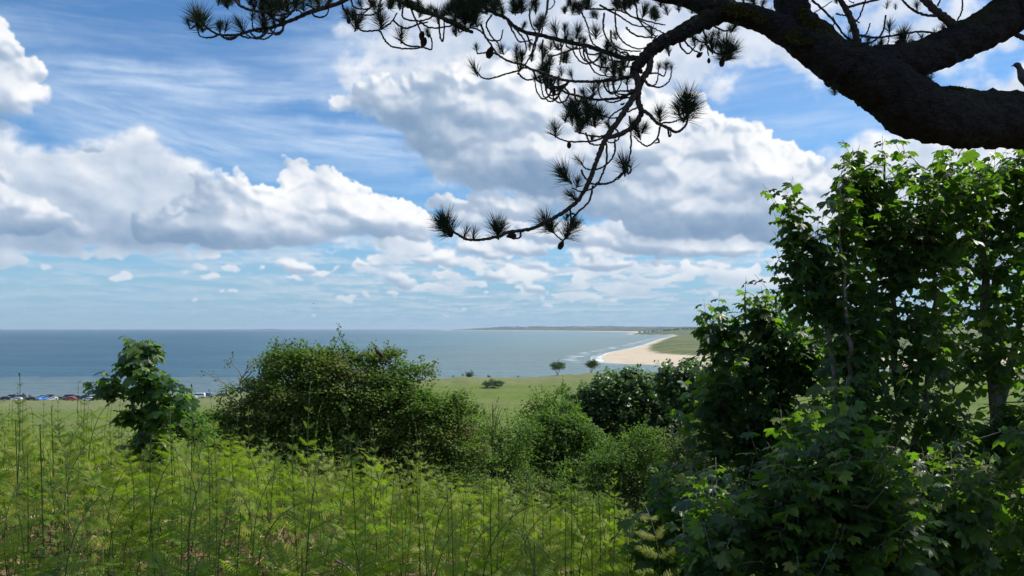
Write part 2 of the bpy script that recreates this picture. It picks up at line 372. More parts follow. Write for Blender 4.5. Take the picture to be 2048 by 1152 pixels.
def tube(P, R, sides=6, cap=True):
    """Points (n,3) and radii (n) to a tapered tube with carried-along frames."""
    P = np.asarray(P, dtype=float); n = len(P); R = np.broadcast_to(np.asarray(R, dtype=float), (n,))
    Tn = np.gradient(P, axis=0); Tn /= np.maximum(np.linalg.norm(Tn, axis=1), 1e-9)[:, None]
    u = np.cross(Tn[0], (0, 0, 1.0));
    if np.linalg.norm(u) < .1: u = np.cross(Tn[0], (1.0, 0, 0))
    u /= np.linalg.norm(u); U = np.empty_like(P)
    for i in range(n):
        u = u-Tn[i]*np.dot(u, Tn[i]); u /= max(np.linalg.norm(u), 1e-9); U[i] = u
    Wv = np.cross(Tn, U)
    a = np.linspace(0, 2*PI, sides, endpoint=False)
    V = (P[:, None]+R[:, None, None]*(np.cos(a)[None, :, None]*U[:, None]+np.sin(a)[None, :, None]*Wv[:, None])).reshape(-1, 3)
    i = np.arange(n-1)[:, None]*sides; j = np.arange(sides)[None]; j2 = (j+1) % sides
    A, B, C, D = (i+j).ravel(), (i+j2).ravel(), (i+sides+j2).ravel(), (i+sides+j).ravel()
    T = np.concatenate([np.stack([A, B, C], 1), np.stack([A, C, D], 1)])
    if cap:
        V = np.vstack([V, P[0], P[-1]]); k = n*sides; jj = np.arange(sides); j2 = (jj+1) % sides
        T = np.concatenate([T, np.stack([j2, jj, np.full(sides, k)], 1), np.stack([(n-1)*sides+jj, (n-1)*sides+j2, np.full(sides, k+1)], 1)])
    return V, T
def unit(a):
    a = np.asarray(a, dtype=float); return a/np.maximum(np.linalg.norm(a, axis=-1, keepdims=True), 1e-9)
def frames(d, n):
    """Columns x, y, z with y along d and z near n."""
    y = unit(d); z = n-y*np.sum(n*y, -1, keepdims=True); z = unit(z); x = np.cross(y, z)
    return np.stack([x, y, z], -1)
def scatter(TV, TT, org, fr, size):
    """Copies of a template at org (n,3) with frames fr (n,3,3) and sizes (n)."""
    n = len(org); m = len(TV)
    V = np.einsum('nij,mj->nmi', fr, TV)*np.asarray(size).reshape(n, 1, 1)+org[:, None]
    T = (TT[None]+(np.arange(n)*m)[:, None, None]).reshape(-1, TT.shape[1])
    return V.reshape(-1, 3), T

# ------------------------------------------------------------------ materials
def new_mat(name):
    m = bpy.data.materials.new(name); m.use_nodes = True; t = NT(m.node_tree); t.n.clear()
    o = t.n.new('ShaderNodeOutputMaterial'); return m, t, o
def principled(t, col, rough=.6, spec=.3, normal=None, sheen=None):
    p = t.n.new('ShaderNodeBsdfPrincipled'); t.put(p.inputs['Base Color'], col); t.put(p.inputs['Roughness'], rough)
    t.put(p.inputs['Specular IOR Level'], spec)
    if normal is not None: t.l.new(normal, p.inputs['Normal'])
    return p
def bump(t, h, strength=.5, dist=.01):
    b = t.n.new('ShaderNodeBump'); b.inputs['Strength'].default_value = strength; b.inputs['Distance'].default_value = dist
    t.l.new(h, b.inputs['Height']); return b.outputs[0]
def leaf_mat(name, cols, trans, tf=.35, rough=.45, spec=.35, tintcols=None, big=0.0, veins=False):
    """Leaf: a ramp over a random value per leaf, a share of light let through, optional tint attribute."""
    m, t, o = new_mat(name)
    gi = t.n.new('ShaderNodeNewGeometry'); oi = t.n.new('ShaderNodeObjectInfo')
    r = t.m('FRACT', t.m('ADD', gi.outputs['Random Per Island'], t.m('MULTIPLY', oi.outputs['Random'], 7.31)))
    k = len(cols); c = t.ramp(r, [(i/(k-1), cc) for i, cc in enumerate(cols)])
    tn = t.attr('tint').outputs['Fac']
    if tintcols: 
        c2 = t.ramp(r, [(i/(len(tintcols)-1), cc) for i, cc in enumerate(tintcols)]); c = t.mix(tn, c, c2)
    if veins:
        g = t.n.new('ShaderNodeTexCoord').outputs['Object']
        c = t.mix(t.rng(t.noise(g, 9.0, 3, .6), .35, .7, 0, .35), c, (cols[-1][0]*1.25, cols[-1][1]*1.2, cols[-1][2]))
    p = principled(t, c, rough, spec)
    tr = t.n.new('ShaderNodeBsdfTranslucent')
    tcol = t.mix(.5, t.v('MULTIPLY', c, (trans[0], trans[1], trans[2])), (trans[3], trans[4], trans[5]))
    t.put(tr.inputs[0], tcol)
    mx = t.n.new('ShaderNodeMixShader'); mx.inputs[0].default_value = tf
    t.l.new(p.outputs[0], mx.inputs[1]); t.l.new(tr.outputs[0], mx.inputs[2]); t.l.new(mx.outputs[0], o.inputs[0])
    return m
def wood_mat(name, c1, c2, scale=8.0, rough=.85, bs=.6, bd=.01, moss=None, stretch=(1, 1, .25)):
    m, t, o = new_mat(name)
    g = t.n.new('ShaderNodeTexCoord').outputs['Object']; gs = t.v('MULTIPLY', g, stretch)
    n = t.noise(gs, scale, 6, .65); v = t.n.new('ShaderNodeTexVoronoi'); t.put(v.inputs['Vector'], gs); v.inputs['Scale'].default_value = scale*1.6
    v.feature = 'DISTANCE_TO_EDGE'
    h = t.m('ADD', n, t.rng(v.outputs[0], 0, .12, -.35, 0))
    c = t.mix(t.rng(n, .3, .7), c1, c2)
    c = t.mix(t.rng(v.outputs[0], .05, 0), c, tuple(x*.4 for x in c1))
    if moss:
        ge = t.n.new('ShaderNodeNewGeometry'); sp = t.n.new('ShaderNodeSeparateXYZ'); t.l.new(ge.outputs['Normal'], sp.inputs[0])
        f = t.m('MULTIPLY', t.rng(sp.outputs[2], .1, .7), t.rng(t.noise(g, 3.0, 5, .6), .45, .58)); c = t.mix(f, c, moss)
    p = principled(t, c, rough, .2, bump(t, h, bs, bd)); t.l.new(p.outputs[0], o.inputs[0]); return m
def plain_mat(name, col, rough=.6, spec=.3, metal=0, var=.15, scale=20):
    m, t, o = new_mat(name); g = t.n.new('ShaderNodeTexCoord').outputs['Object']
    c = t.mix(t.rng(t.noise(g, scale, 4), .3, .7), tuple(x*(1-var) for x in col), tuple(min(1, x*(1+var)) for x in col))
    p = principled(t, c, rough, spec); p.inputs['Metallic'].default_value = metal; t.l.new(p.outputs[0], o.inputs[0]); return m

M = {}
M['pine_bark'] = wood_mat('pine_bark', (.009,.0085,.011), (.026,.023,.026), 24, moss=(.030,.034,.012), bs=.8, bd=.02, stretch=(.45, 1, 1))
M['twig_bark'] = wood_mat('twig_bark', (.030,.024,.022), (.075,.060,.052), 40)
M['grey_bark'] = wood_mat('grey_bark', (.10,.09,.075), (.22,.20,.17), 22, bs=.4)
M['dark_bark'] = wood_mat('dark_bark', (.045,.038,.03), (.12,.10,.08), 26, bs=.4)
M['dead_wood'] = wood_mat('dead_wood', (.16,.13,.10), (.34,.29,.24), 30, bs=.4)
M['needles'] = leaf_mat('needles', [(.010,.022,.012),(.018,.036,.018),(.030,.050,.022)], (.9,1.0,.5, .05,.07,.02), .15, .55, .3)
M['cone'] = plain_mat('cone', (.050,.032,.022), .8, .2, var=.4, scale=60)
M['moss'] = leaf_mat('moss', [(.03,.033,.010),(.05,.055,.016),(.08,.08,.026)], (1,1,.5,.1,.14,.02), .2, .9, .1)
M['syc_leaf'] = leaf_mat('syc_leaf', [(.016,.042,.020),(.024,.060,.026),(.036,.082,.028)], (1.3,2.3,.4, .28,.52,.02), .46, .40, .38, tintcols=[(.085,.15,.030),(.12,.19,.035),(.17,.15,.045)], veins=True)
M['syc_leaf_far'] = leaf_mat('syc_leaf_far', [(.018,.045,.018),(.03,.070,.024),(.045,.095,.03)], (1.2,2.0,.4,.12,.28,.02), .30, .42, .45, tintcols=[(.08,.16,.03),(.12,.2,.04)])
M['haw_leaf'] = leaf_mat('haw_leaf', [(.050,.100,.018),(.082,.145,.028),(.120,.185,.040)], (1.2,1.7,.4,.24,.42,.04), .42, .6, .22, tintcols=[(.12,.085,.036),(.16,.125,.045),(.14,.095,.045)])
M['elder_leaf'] = leaf_mat('elder_leaf', [(.048,.092,.020),(.078,.140,.028),(.12,.195,.040)], (1.2,1.9,.4,.24,.42,.03), .42, .6, .22, tintcols=[(.10,.17,.03),(.13,.19,.04)])
M['bush_leaf'] = leaf_mat('bush_leaf', [(.055,.085,.025),(.090,.125,.036),(.125,.155,.052)], (1.2,1.7,.5,.2,.3,.04), .38, .55, .3, tintcols=[(.10,.085,.045),(.13,.12,.06)])
M['fern'] = leaf_mat('fern', [(.100,.175,.020),(.155,.245,.028),(.220,.300,.040)], (1.2,1.6,.35,.36,.54,.03), .46, .55, .25, tintcols=[(.25,.27,.035),(.30,.27,.05)])
M['fern_stem'] = plain_mat('fern_stem', (.045,.075,.020), .5, .4, var=.3)
M['herb'] = leaf_mat('herb', [(.045,.13,.016),(.07,.17,.022),(.10,.21,.03)], (1.2,1.7,.3,.2,.4,.02), .38, .6, .15, tintcols=[(.14,.20,.03),(.16,.2,.04)])
M['dry'] = leaf_mat('dry', [(.20,.12,.060),(.33,.22,.115),(.50,.39,.24)], (1,1,.8,.2,.14,.08), .15, .8, .2)
M['grass_blade'] = leaf_mat('grass_blade', [(.05,.09,.02),(.09,.13,.03),(.16,.17,.07)], (1.2,1.5,.4,.15,.22,.03), .3, .6, .25)
# ------------------------------------------------------------------ land and sea
def poly_sd(x, y, P):
    """Signed distance to a closed polygon, positive inside."""
    P = np.asarray(P, dtype=np.float64); n = len(P); d = np.full(x.shape, 1e18); ins = np.zeros(x.shape, bool)
    for i in range(n):
        a, b = P[i], P[(i+1) % n]; e = b-a; wx = x-a[0]; wy = y-a[1]
        t = np.clip((wx*e[0]+wy*e[1])/max(e@e, 1e-9), 0, 1); d = np.minimum(d, (wx-e[0]*t)**2+(wy-e[1]*t)**2)
        c = ((a[1] > y) != (b[1] > y)) & (x < (b[0]-a[0])*(y-a[1])/(b[1]-a[1]+1e-12)+a[0]); ins ^= c
    return np.sqrt(d)*np.where(ins, 1, -1)
def on_sea(px, py):
    d = CAMZ*F/(py-HORIZ); return ((px-1024)/F*d, d)
SHORE = [on_sea(*p) for p in [(3400,738),(1700,738),(1370,733.5),(1300,729),(1240,727),(1212,724),(1203,719),(1204,713),(1218,706),(1240,701.5),(1262,697.5),(1290,690),(1306,684),(1322,678),(1342,673.2),
    (1352,671.2),(1335,669.6),(1290,669.2),(1262,668.9),(1254,668.2),(1262,667),(1272,665),(1250,664),(1205,663.3),(1150,661.9),(1060,661.4),(960,661.0),(890,660.6),(878,660.1),(900,659.5),(3400,659.5)]]
DUNE = [on_sea(*p) for p in [(3400,728),(1600,722),(1380,715),(1331,711.5),(1308,710),(1298,705),(1292,699),(1298,691),(1318,682.5),(1337,675),(1352,671.8),(1345,670),(1292,669.5),(1266,669),(1262,668),(1270,666.5),(1300,664.5),(1290,663.2),(1190,662.2),(1120,661.3),(900,660.5),(900,659.6),(3400,659.6)]]
def near_shore_y(x):
    return 395+(x+28)*.36+10*np.sin(x/60.0)+np.clip(x-80, 0, 400)*-.15
def hill(x, y):
    yy = np.maximum(y, -40)
    q = np.where(yy < 16, .05*yy+.008*yy*yy, .80+2.05+.306*(yy-16)+.004*(yy-16)**2*(yy < 33)+((yy >= 33)*(1.156+.136*(yy-33))))
    q = np.where(yy < -2.5, .05*-2.5+.008*6.25+0*yy+(yy+2.5)*.0, q)
    return 28.35-q-.145*np.clip(x, -14, 12)+.35*fbm(x/7.0+3, y/7.0, 3, .5, 21)-.5*np.clip(y-30, 0, 60)*np.clip(x, 0, 30)/60
def land(x, y):
    x = np.asarray(x, dtype=np.float64); y = np.asarray(y, dtype=np.float64)
    n1 = fbm(x/55, y/55, 4, .5, 1); n2 = fbm(x/13, y/13, 4, .55, 2); n3 = fbm(x/300, y/300, 5, .5, 3); n4 = fbm(x/1500, y/1500, 5, .55, 4)
    s = near_shore_y(x)-y+n1*8
    t = sst(x, -95, -35)
    beach = np.clip(s*.05, -4, 2.2)
    ridge_s = 60+(44-60)*t; ridge_z = 3.5+(7.6-3.5)*t+(.5+.6*t)*n1+np.clip(n2, -.5, 1)*(.5+.5*t)
    z = beach+sst(s, 40+(12-40)*t, ridge_s)*(ridge_z-2.2)
    z = z-sst(s, ridge_s+2, ridge_s+30)*(.6+1.2*t+n1)+sst(s, ridge_s+20, ridge_s+90)*.9*n1
    # car park behind the ridge on the left
    cp = (1-t)*sst(s, 10, 20)*(1-sst(s, 42, 50)); z = z*(1-cp)+2.3*cp
    hz = hill(x, y); k = 2.2
    zz = np.where(s > 20, np.logaddexp(z/k, hz/k)*k, z)
    rough = sst(s, 15, 30)*(1-sst(s+n1*14, ridge_s+14, ridge_s+44)); sand = 1-sst(s+n2*6, 5, 14)
    near = sst(hz-z, 1.0, 4.0)
    # the bay's far side
    e = poly_sd(x, y, SHORE); ed = poly_sd(x, y, DUNE)
    H = np.interp(y, [0, 900, 1600, 2600, 3600, 4600, 5600, 8000, 12000, 30000], [20, 22, 30, 36, 24, 26, 44, 50, 62, 75])
    L = np.interp(y, [0, 1000, 2600, 4500, 6000, 20000], [200, 230, 420, 330, 900, 1500])
    far = np.clip(e*.035, -6, 1.8)
    far = far+sst(ed, 0, 22+y*.012)*(3.5+2.5*np.abs(n1)+1.5*n2)+sst(ed, 10, L)*(H-6)*(.80+.5*n3+.25*n4)
    sand2 = 1-sst(ed+n2*9+n1*7, -3, 4+y*.004)
    isfar = y > 480
    z = np.where(isfar, far, zz); sand = np.where(isfar, sand2, sand); rough = np.where(isfar, 1-sand2, rough); near = np.where(isfar, 0, near)
    return z, sand, rough, near
def land_z(x, y):
    return float(land(np.array([float(x)]), np.array([float(y)]))[0][0])
def polar(r0, r1, ratio, fine, coarse):
    r = r0*ratio**np.arange(int(math.log(r1/r0)/math.log(ratio))+1)
    tn = np.concatenate([np.radians(np.arange(-180, -40, coarse)), np.radians(np.arange(-40, 40, fine)), np.radians(np.arange(40, 180, coarse))])
    R, A = np.meshgrid(r, tn, indexing='ij'); X = R*np.sin(A); Y = R*np.cos(A)
    nr, na = R.shape; i = np.arange(nr-1)[:, None]*na; j = np.arange(na)[None]; j2 = (j+1) % na
    Q = np.stack([(i+j).ravel(), (i+j2).ravel(), (i+na+j2).ravel(), (i+na+j).ravel()], 1)
    return X.ravel(), Y.ravel(), Q, na
gx_, gy_, GQ, na = polar(.35, 32000, 1.021, .22, 4.0)
gz, gsand, grough, gnear = land(gx_, gy_)
V = np.stack([gx_, gy_, gz], 1); V = np.vstack([V, [0, 0, gz[:na].mean()]])
ctr = len(V)-1; jj = np.arange(na)
# drop seabed cells that lie deep below the water, and keep the rest
keep = ~(gz[GQ].max(axis=1) < -2.5); GQ = GQ[keep]
GT = np.concatenate([GQ[:, [0, 1, 2]], GQ[:, [0, 2, 3]], np.stack([np.full(na, ctr), (jj+1) % na, jj], 1)])
m, t, o = new_mat('land')
g = t.n.new('ShaderNodeNewGeometry').outputs['Position']
sand, rough_, near = (t.attr(k).outputs['Fac'] for k in ('sand', 'rough', 'near'))
sp_y0 = t.n.new('ShaderNodeSeparateXYZ'); t.put(sp_y0.inputs[0], g); sp_y = sp_y0.outputs[1]
nA = t.noise(g, .035, 5, .6); nB = t.noise(g, .35, 5, .6); nC = t.noise(t.v('MULTIPLY', g, (.35, 1.6, 1)), .11, 4, .6); nD = t.noise(g, .004, 5, .6)
fair = t.mix(t.rng(nC, .35, .65), (.085,.135,.024), (.125,.165,.034))
fair = t.mix(t.rng(nB, .3, .75, 0, .5), fair, (.10,.125,.035))
fair = t.mix(t.rng(t.noise(t.v('MULTIPLY', g, (.5, 1.4, 1)), .018, 4, .55), .50, .56, 0, .55), fair, (.135,.150,.055))
rg = t.mix(t.rng(nA, .35, .65), (.105,.125,.045), (.20,.195,.105)); rg = t.mix(t.rng(nB, .42, .62), rg, (.075,.095,.032))
rg = t.mix(t.m('MULTIPLY', t.rng(nD, .45, .62), t.rng(sp_y, 450, 500)), rg, (.075,.105,.045))
rg = t.mix(t.m('MULTIPLY', t.rng(nB, .35, .6), t.rng(sp_y, 480, 380)), rg, (.145,.165,.072))
c = t.mix(rough_, fair, rg)
lit_ = t.mix(t.rng(t.noise(g, 3.0, 6, .65), .35, .65), (.055,.060,.020), (.17,.115,.062))
c = t.mix(near, c, lit_)
snd = t.mix(t.rng(t.noise(g, .05, 5, .6), .3, .7), (.44,.355,.265), (.53,.44,.34)); snd = t.mix(t.rng(t.noise(g, .6, 4), .6, .72), snd, (.17,.14,.10))
c = t.mix(sand, c, snd)
far_w = t.rng(t.v('LENGTH', g), 3200, 5200)
woods = t.mix(t.rng(t.noise(t.v('MULTIPLY', g, (1, .4, 1)), .006, 5, .65), .42, .55), (.075,.10,.04), (.018,.032,.018))
c = t.mix(t.m('MULTIPLY', far_w, t.m('SUBTRACT', 1.0, sand)), c, woods)
hgt = t.m('ADD', t.noise(g, 1.2, 6, .7), t.m('MULTIPLY', nB, 2))
c = t.mix(t.m('MULTIPLY', t.rng(t.noise(t.v('MULTIPLY', g, (1, 2.5, 1)), .02, 6, .65), .52, .60), .35), c, t.v('MULTIPLY', c, (.72,.85,.7)))
p = principled(t, c, .95, .1, bump(t, hgt, .6, .35)); t.l.new(p.outputs[0], o.inputs[0]); M['land'] = m
ground = link('ground', npmesh('ground', V, GT, m, True, {'sand': np.append(gsand, 0), 'rough': np.append(grough, 0), 'near': np.append(gnear, 1)})); meta(ground, 'grassy hillside, links, dunes and sandy bay shore', None, None, 'structure')

# the sea, to the horizon
wx, wy, WQ, wna = polar(200, 46000, 1.03, .3, 4.0)
e1 = np.where(wy > 480, 1e6, wy-near_shore_y(wx)); e2 = -poly_sd(wx, wy, SHORE); shore = np.clip(np.minimum(e1, e2), -50, 3000)
WT = np.concatenate([WQ[:, [0, 1, 2]], WQ[:, [0, 2, 3]]])
m, t, o = new_mat('sea')
g = t.n.new('ShaderNodeNewGeometry').outputs['Position']; sh_ = t.attr('shore').outputs['Fac']
sp = t.n.new('ShaderNodeSeparateXYZ'); t.put(sp.inputs[0], g)
ly = t.m('LOGARITHM', t.m('MAXIMUM', sp.outputs[1], 50.0), 2.718)
lx = t.m('DIVIDE', sp.outputs[0], t.m('MAXIMUM', sp.outputs[1], 50.0))
band = t.noise(t.comb(t.m('MULTIPLY', lx, 2.2), t.m('MULTIPLY', ly, 3.2), 0), 2.0, 5, .6)
c = t.mix(t.rng(band, .38, .62), (.020,.070,.115), (.030,.095,.135))  # streaks for currents and cloud shadows, painted into the water colour
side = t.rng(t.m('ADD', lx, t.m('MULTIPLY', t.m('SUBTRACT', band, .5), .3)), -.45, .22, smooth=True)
c = t.mix(side, c, (.14,.235,.255))  # paler to the right: cloud reflection and sun glitter painted in
silt = t.m('MULTIPLY', t.rng(sh_, 420, 20, smooth=True), .75)
c = t.mix(silt, c, (.13,.175,.165))
w1 = t.noise(t.v('MULTIPLY', g, (.45, 1.0, 1)), .20, 4, .6); w2 = t.noise(t.v('MULTIPLY', g, (.3, 1.0, 1)), .035, 3, .55)
fo = t.noise(t.v('MULTIPLY', g, (.5, 1.0, 1)), .055, 6, .65, dist=.6)
wid = t.rng(sp.outputs[1], 720, 900, .85, .34)
shs = t.m('DIVIDE', sh_, wid)
surf = t.m('MULTIPLY', t.rng(t.m('ADD', shs, t.m('MULTIPLY', t.m('SUBTRACT', fo, .5), 170)), 30, 8, smooth=True), t.m('MAXIMUM', t.rng(shs, 14, 7), t.rng(t.noise(t.comb(t.m('MULTIPLY', sh_, .11), t.m('MULTIPLY', fo, 1.5), 0), 1.0, 4, .6), .47, .56)))
ring = t.m('MULTIPLY', t.rng(t.m('ABSOLUTE', t.m('SUBTRACT', t.m('ADD', sh_, t.m('MULTIPLY', t.m('SUBTRACT', w2, .5), 60)), 30)), 7, 3), t.rng(fo, .50, .58))
cap = t.m('MULTIPLY', t.rng(t.noise(t.v('MULTIPLY', g, (.35, 1, 1)), .05, 3, .5), .735, .75), t.rng(w1, .5, .56))
foam = t.m('MAXIMUM', t.m('MAXIMUM', surf, ring), cap)
foam = t.m('MULTIPLY', foam, t.rng(sp.outputs[1], 640, 712, .10, .85))
foam = t.m('MULTIPLY', foam, t.rng(sp.outputs[1], 520, 560))
c = t.mix(t.m('MULTIPLY', t.rng(w1, .42, .60), t.rng(sp.outputs[1], 1500, 350, 0, .35)), c, (.008,.045,.085))
c = t.mix(foam, c, (.62,.66,.68))
p = principled(t, c, t.mix(foam, (.42,.42,.42), (.9,.9,.9)), .32, bump(t, t.m('ADD', w1, t.m('MULTIPLY', w2, 2.5)), 1.0, 2.2)); t.l.new(p.outputs[0], o.inputs[0])
seao = link('sea', npmesh('sea', np.stack([wx, wy, np.zeros_like(wx)], 1), WT, m, True, {'shore': shore})); meta(seao, 'blue grey sea running out to the horizon', None, None, 'structure')
# ------------------------------------------------------------------ the old pine whose limbs hang across the top of the view
def pd(px, py):
    return 4.55+.30*math.sin(px/310.0+.5)+.16*math.sin(py/150.0+px/500.0)-.25*(1-min(1, max(0, (px-300)/1200.0)))
def R1(x, y): return (340+x/3.408, y/3.408)
def R2(x, y): return (840+x/3.012, y/3.012)
def R3(x, y): return (840+x/3.408, 180+y/3.408)
def R4(x, y): return (1448+x/3.408, y/3.408)
def trace(pts, dd=0.0, bulge=0.0):
    out = []
    k = len(pts)
    for i, (px, py) in enumerate(pts):
        out.append(W3(px, py, pd(px, py)+dd+bulge*math.sin(PI*i/max(1, k-1))))
    return out
pine_base = (4.75, 5.0, land_z(4.75, 5.0))
pine = empty('pine_tree', pine_base, 'old dark pine whose thick limbs and drooping needled branches cross the top of the view', 'pine tree')
def bark_tube(P, R, n, sides, amp, seed):
    P = spline(np.column_stack([P, R]), n); R = P[:, 3]; P = P[:, :3]
    V, T = tube(P, R, sides, True)
    k = n*sides; C = np.repeat(P, sides, axis=0); dirs = V[:k]-C; rr = np.linalg.norm(dirs, axis=1)
    off = np.empty(k)
    for i in range(k):
        v = V[i]; q = Vector((v[0]*9+seed, v[1]*9, v[2]*9))
        off[i] = mnoise.fractal(q, .6, 2.2, 4)+.9*abs(mnoise.noise(Vector((v[0]*26, v[1]*26+seed, v[2]*26))))
    V[:k] += dirs/np.maximum(rr, 1e-6)[:, None]*(off[:, None]*amp*1.5*np.minimum(1, rr/.12)[:, None])
    return V, T
def limb(name, pts, radii_px, n, sides=40, amp=.014, dd=0, seed=0, extra=None):
    P = []; R = []
    for (px, py), r in zip(pts, radii_px):
        d = pd(px, py)+dd; P.append(W3(px, py, d)); R.append(r/F*d)
    for e in (extra or []): P.append(np.array(e[:3])); R.append(e[3])
    V, T = bark_tube(np.array(P), np.array(R), n, sides, amp, seed)
    g_ = Geo(); g_.add(V, T); return g_.build(name, M['pine_bark'], pine, smooth=True)
r4 = lambda L: [R4(*p) for p in L]
Z0 = CAMZ
# lower heavy limb, from the fork out of the frame to the trunk
limb('limb', [R4(500,300), R4(700,380), R4(880,470), R4(1080,590), R4(1340,755), R4(1650,815), R4(2045,824)], [22,36,46,52,54,53,53.5], 130, 48, seed=1,
     extra=[(3.75, 4.75, Z0+1.20, .18), (4.5, 4.95, Z0+.95, .21), (4.72, 5.0, Z0+.2, .24)])
limb('limb', [R4(820,470), R4(1050,440), R4(1300,405), R4(1500,335), R4(1700,240), R4(1900,120), R4(2120,-20)], [30,34,33,34.5,36,39,42], 110, 44, seed=2, dd=.02,
     extra=[(4.3, 5.1, Z0+2.9, .15), (5.2, 5.6, Z0+4.3, .12), (5.8, 6.4, Z0+5.8, .07)])
limb('limb', [R4(820,480), R4(650,340), R4(480,245), R4(320,160), R4(120,95), R4(-100,35), R4(-330,-30), R4(-600,-75)], [38,36,28,23,21,21,17,12], 110, 40, seed=3, dd=-.01,
     extra=[(-.9, 4.6, Z0+2.45, .03)])
limb('limb', [R4(780,420), R4(640,285), R4(520,185), R4(470,80), R4(450,-40), R4(470,-200)], [36,35,33,31,30.5,30], 80, 40, seed=4, dd=.03,
     extra=[(2.0, 5.1, Z0+3.6, .10), (2.5, 5.6, Z0+5.0, .06)])
# trunk, beyond the right edge
tz = pine_base[2]
V, T = bark_tube(np.array([(4.75, 5.0, tz-.3), (4.78, 5.0, tz+.5), (4.75, 5.02, Z0), (4.85, 5.1, Z0+1.5), (5.1, 5.3, Z0+4), (5.3, 5.5, Z0+7.5)]), np.array([.42, .33, .29, .26, .2, .06]), 90, 40, .02, 5)
g_ = Geo(); g_.add(V, T); g_.build('trunk', M['pine_bark'], pine, smooth=True)

BR = []   # (points, radius0, radius1 in photo px, depth bulge)
def br(f, pts, r0, r1, b=0.0, dd=0.0): BR.append(([f(*p) for p in pts], r0/ (3.012 if f is R2 else 3.408), r1/(3.012 if f is R2 else 3.408), b, dd))
# hanging branch
br(R2, [(1860,60),(1700,130),(1560,205),(1440,265),(1370,330),(1305,400),(1290,440)], 56, 26)
br(R2, [(1290,430),(1315,500),(1300,560),(1250,640),(1200,720),(1135,810),(1090,900),(1060,980),(1035,1050),(995,1140)], 20, 12)
br(R3, [(1175,575),(1130,670),(1060,770),(950,850),(860,900),(760,945),(680,960),(600,970),(540,995),(460,1015),(380,1022),(310,1015),(260,985),(205,955)], 14, 7)
br(R2, [(1385,335),(1382,410),(1345,470),(1315,550),(1318,620),(1332,680),(1290,755),(1200,812),(1130,825)], 19, 13, .03)
br(R2, [(1330,655),(1380,690),(1430,740),(1500,775),(1550,795),(1600,755),(1612,700)], 11, 6, -.06)
# long leftward branches
br(R2, [(1345,350),(1270,352),(1200,342),(1100,308),(1000,275),(900,255),(800,230),(720,210),(640,195),(570,160),(520,110),(450,80),(380,40),(300,-20)], 14, 9, .10)
br(R2, [(1310,455),(1200,478),(1100,488),(1000,492),(900,488),(820,470),(750,440),(680,420),(620,390),(540,370),(470,330),(420,260),(390,210),(365,150)], 9, 5, -.10)
br(R2, [(1290,545),(1240,575),(1160,595),(1060,600),(980,585),(900,565),(850,545),(800,520),(740,470)], 8, 5, .12)
br(R2, [(600,425),(520,445),(440,470),(380,470),(345,435)], 5, 4, .05)
br(R2, [(770,-10),(765,60),(740,140),(700,230),(660,350),(590,435)], 7, 4, -.15, -.03)
br(R2, [(800,-10),(812,15),(795,45),(765,60)], 3, 3)
br(R1, [(1500,-30),(1550,0),(1700,70),(1850,120),(1980,190),(2060,220)], 15, 11, .05)
br(R2, [(-60,10),(0,45),(100,95),(200,130),(300,185)], 13, 7, -.04)
# arcs
for a in [[(1110,80),(1105,180),(1150,270),(1230,325),(1310,340)],[(1175,70),(1185,190),(1240,265),(1330,295),(1390,270)],[(1240,165),(1300,212),(1400,228),(1430,215)],
          [(1000,55),(1100,55),(1200,65),(1300,110),(1420,175),(1470,200)],[(960,50),(1000,130),(1020,200)],[(985,280),(990,340),(1030,400),(1060,440),(1150,462),(1270,465)],
          [(850,262),(850,330),(842,390)],[(950,282),(880,312),(780,340),(770,310)],[(370,150),(400,230),(480,242),(500,180)],[(660,50),(668,140),(700,200)],[(700,215),(690,300),(655,340)],
          [(1000,290),(1020,360),(1080,400),(1180,410),(1280,400)],[(1150,180),(1160,260),(1230,300),(1330,310)],[(1080,30),(1190,90),(1290,150),(1400,165)],[(560,160),(620,230),(640,300),(612,350)],
          [(520,110),(560,190),(600,250),(680,240)],[(430,90),(400,150),(430,220),(470,260),(485,320)],[(1300,25),(1320,120),(1380,190),(1420,220)],[(1220,20),(1260,90),(1380,130),(1480,150)],
          [(740,240),(735,330),(740,400)],[(590,440),(640,480),(700,470),(745,445)],[(1020,210),(1040,260),(1100,300)]]:
    br(R2, a, 5.5, 3.5, random.uniform(-.12, .12))
for a in [[(1560,210),(1640,295),(1690,320)],[(1700,160),(1720,240),(1738,335)],[(1720,270),(1790,325),(1860,335),(1880,300)],[(1750,145),(1830,185),(1900,170)],[(1470,275),(1495,310),(1500,340)],
          [(1560,250),(1580,295),(1620,322),(1660,270)],[(1640,220),(1690,250),(1760,260)],[(1230,625),(1215,630),(1210,626)],[(1440,745),(1530,732),(1590,712)],[(1445,765),(1430,830),(1375,880),(1325,855),(1290,820)],
          [(1262,700),(1272,860),(1262,950),(1245,1010),(1225,1045),(1180,1085),(1110,1105),(1060,1100)],[(1240,1005),(1262,1000),(1272,1025),(1258,1045),(1240,1030)],[(1495,780),(1500,820),(1512,815),(1508,790)],
          [(1120,815),(1060,822),(980,805),(930,790)],[(1110,825),(1040,850),(900,852),(830,830),(815,800)],[(1000,800),(1020,860),(1080,872),(1130,840)],[(930,535),(940,600),(1000,620),(1040,660),(1140,710),(1230,700)],
          [(1000,585),(1005,620),(1050,635),(1070,600)],[(1310,570),(1250,630),(1160,690),(1130,730)],[(1330,640),(1260,670),(1200,690)],[(1130,760),(1180,780),(1200,830),(1160,860),(1120,850)],
          [(1430,830),(1440,855),(1415,862)]]:
    br(R2, a, 6, 3.5, random.uniform(-.08, .08))
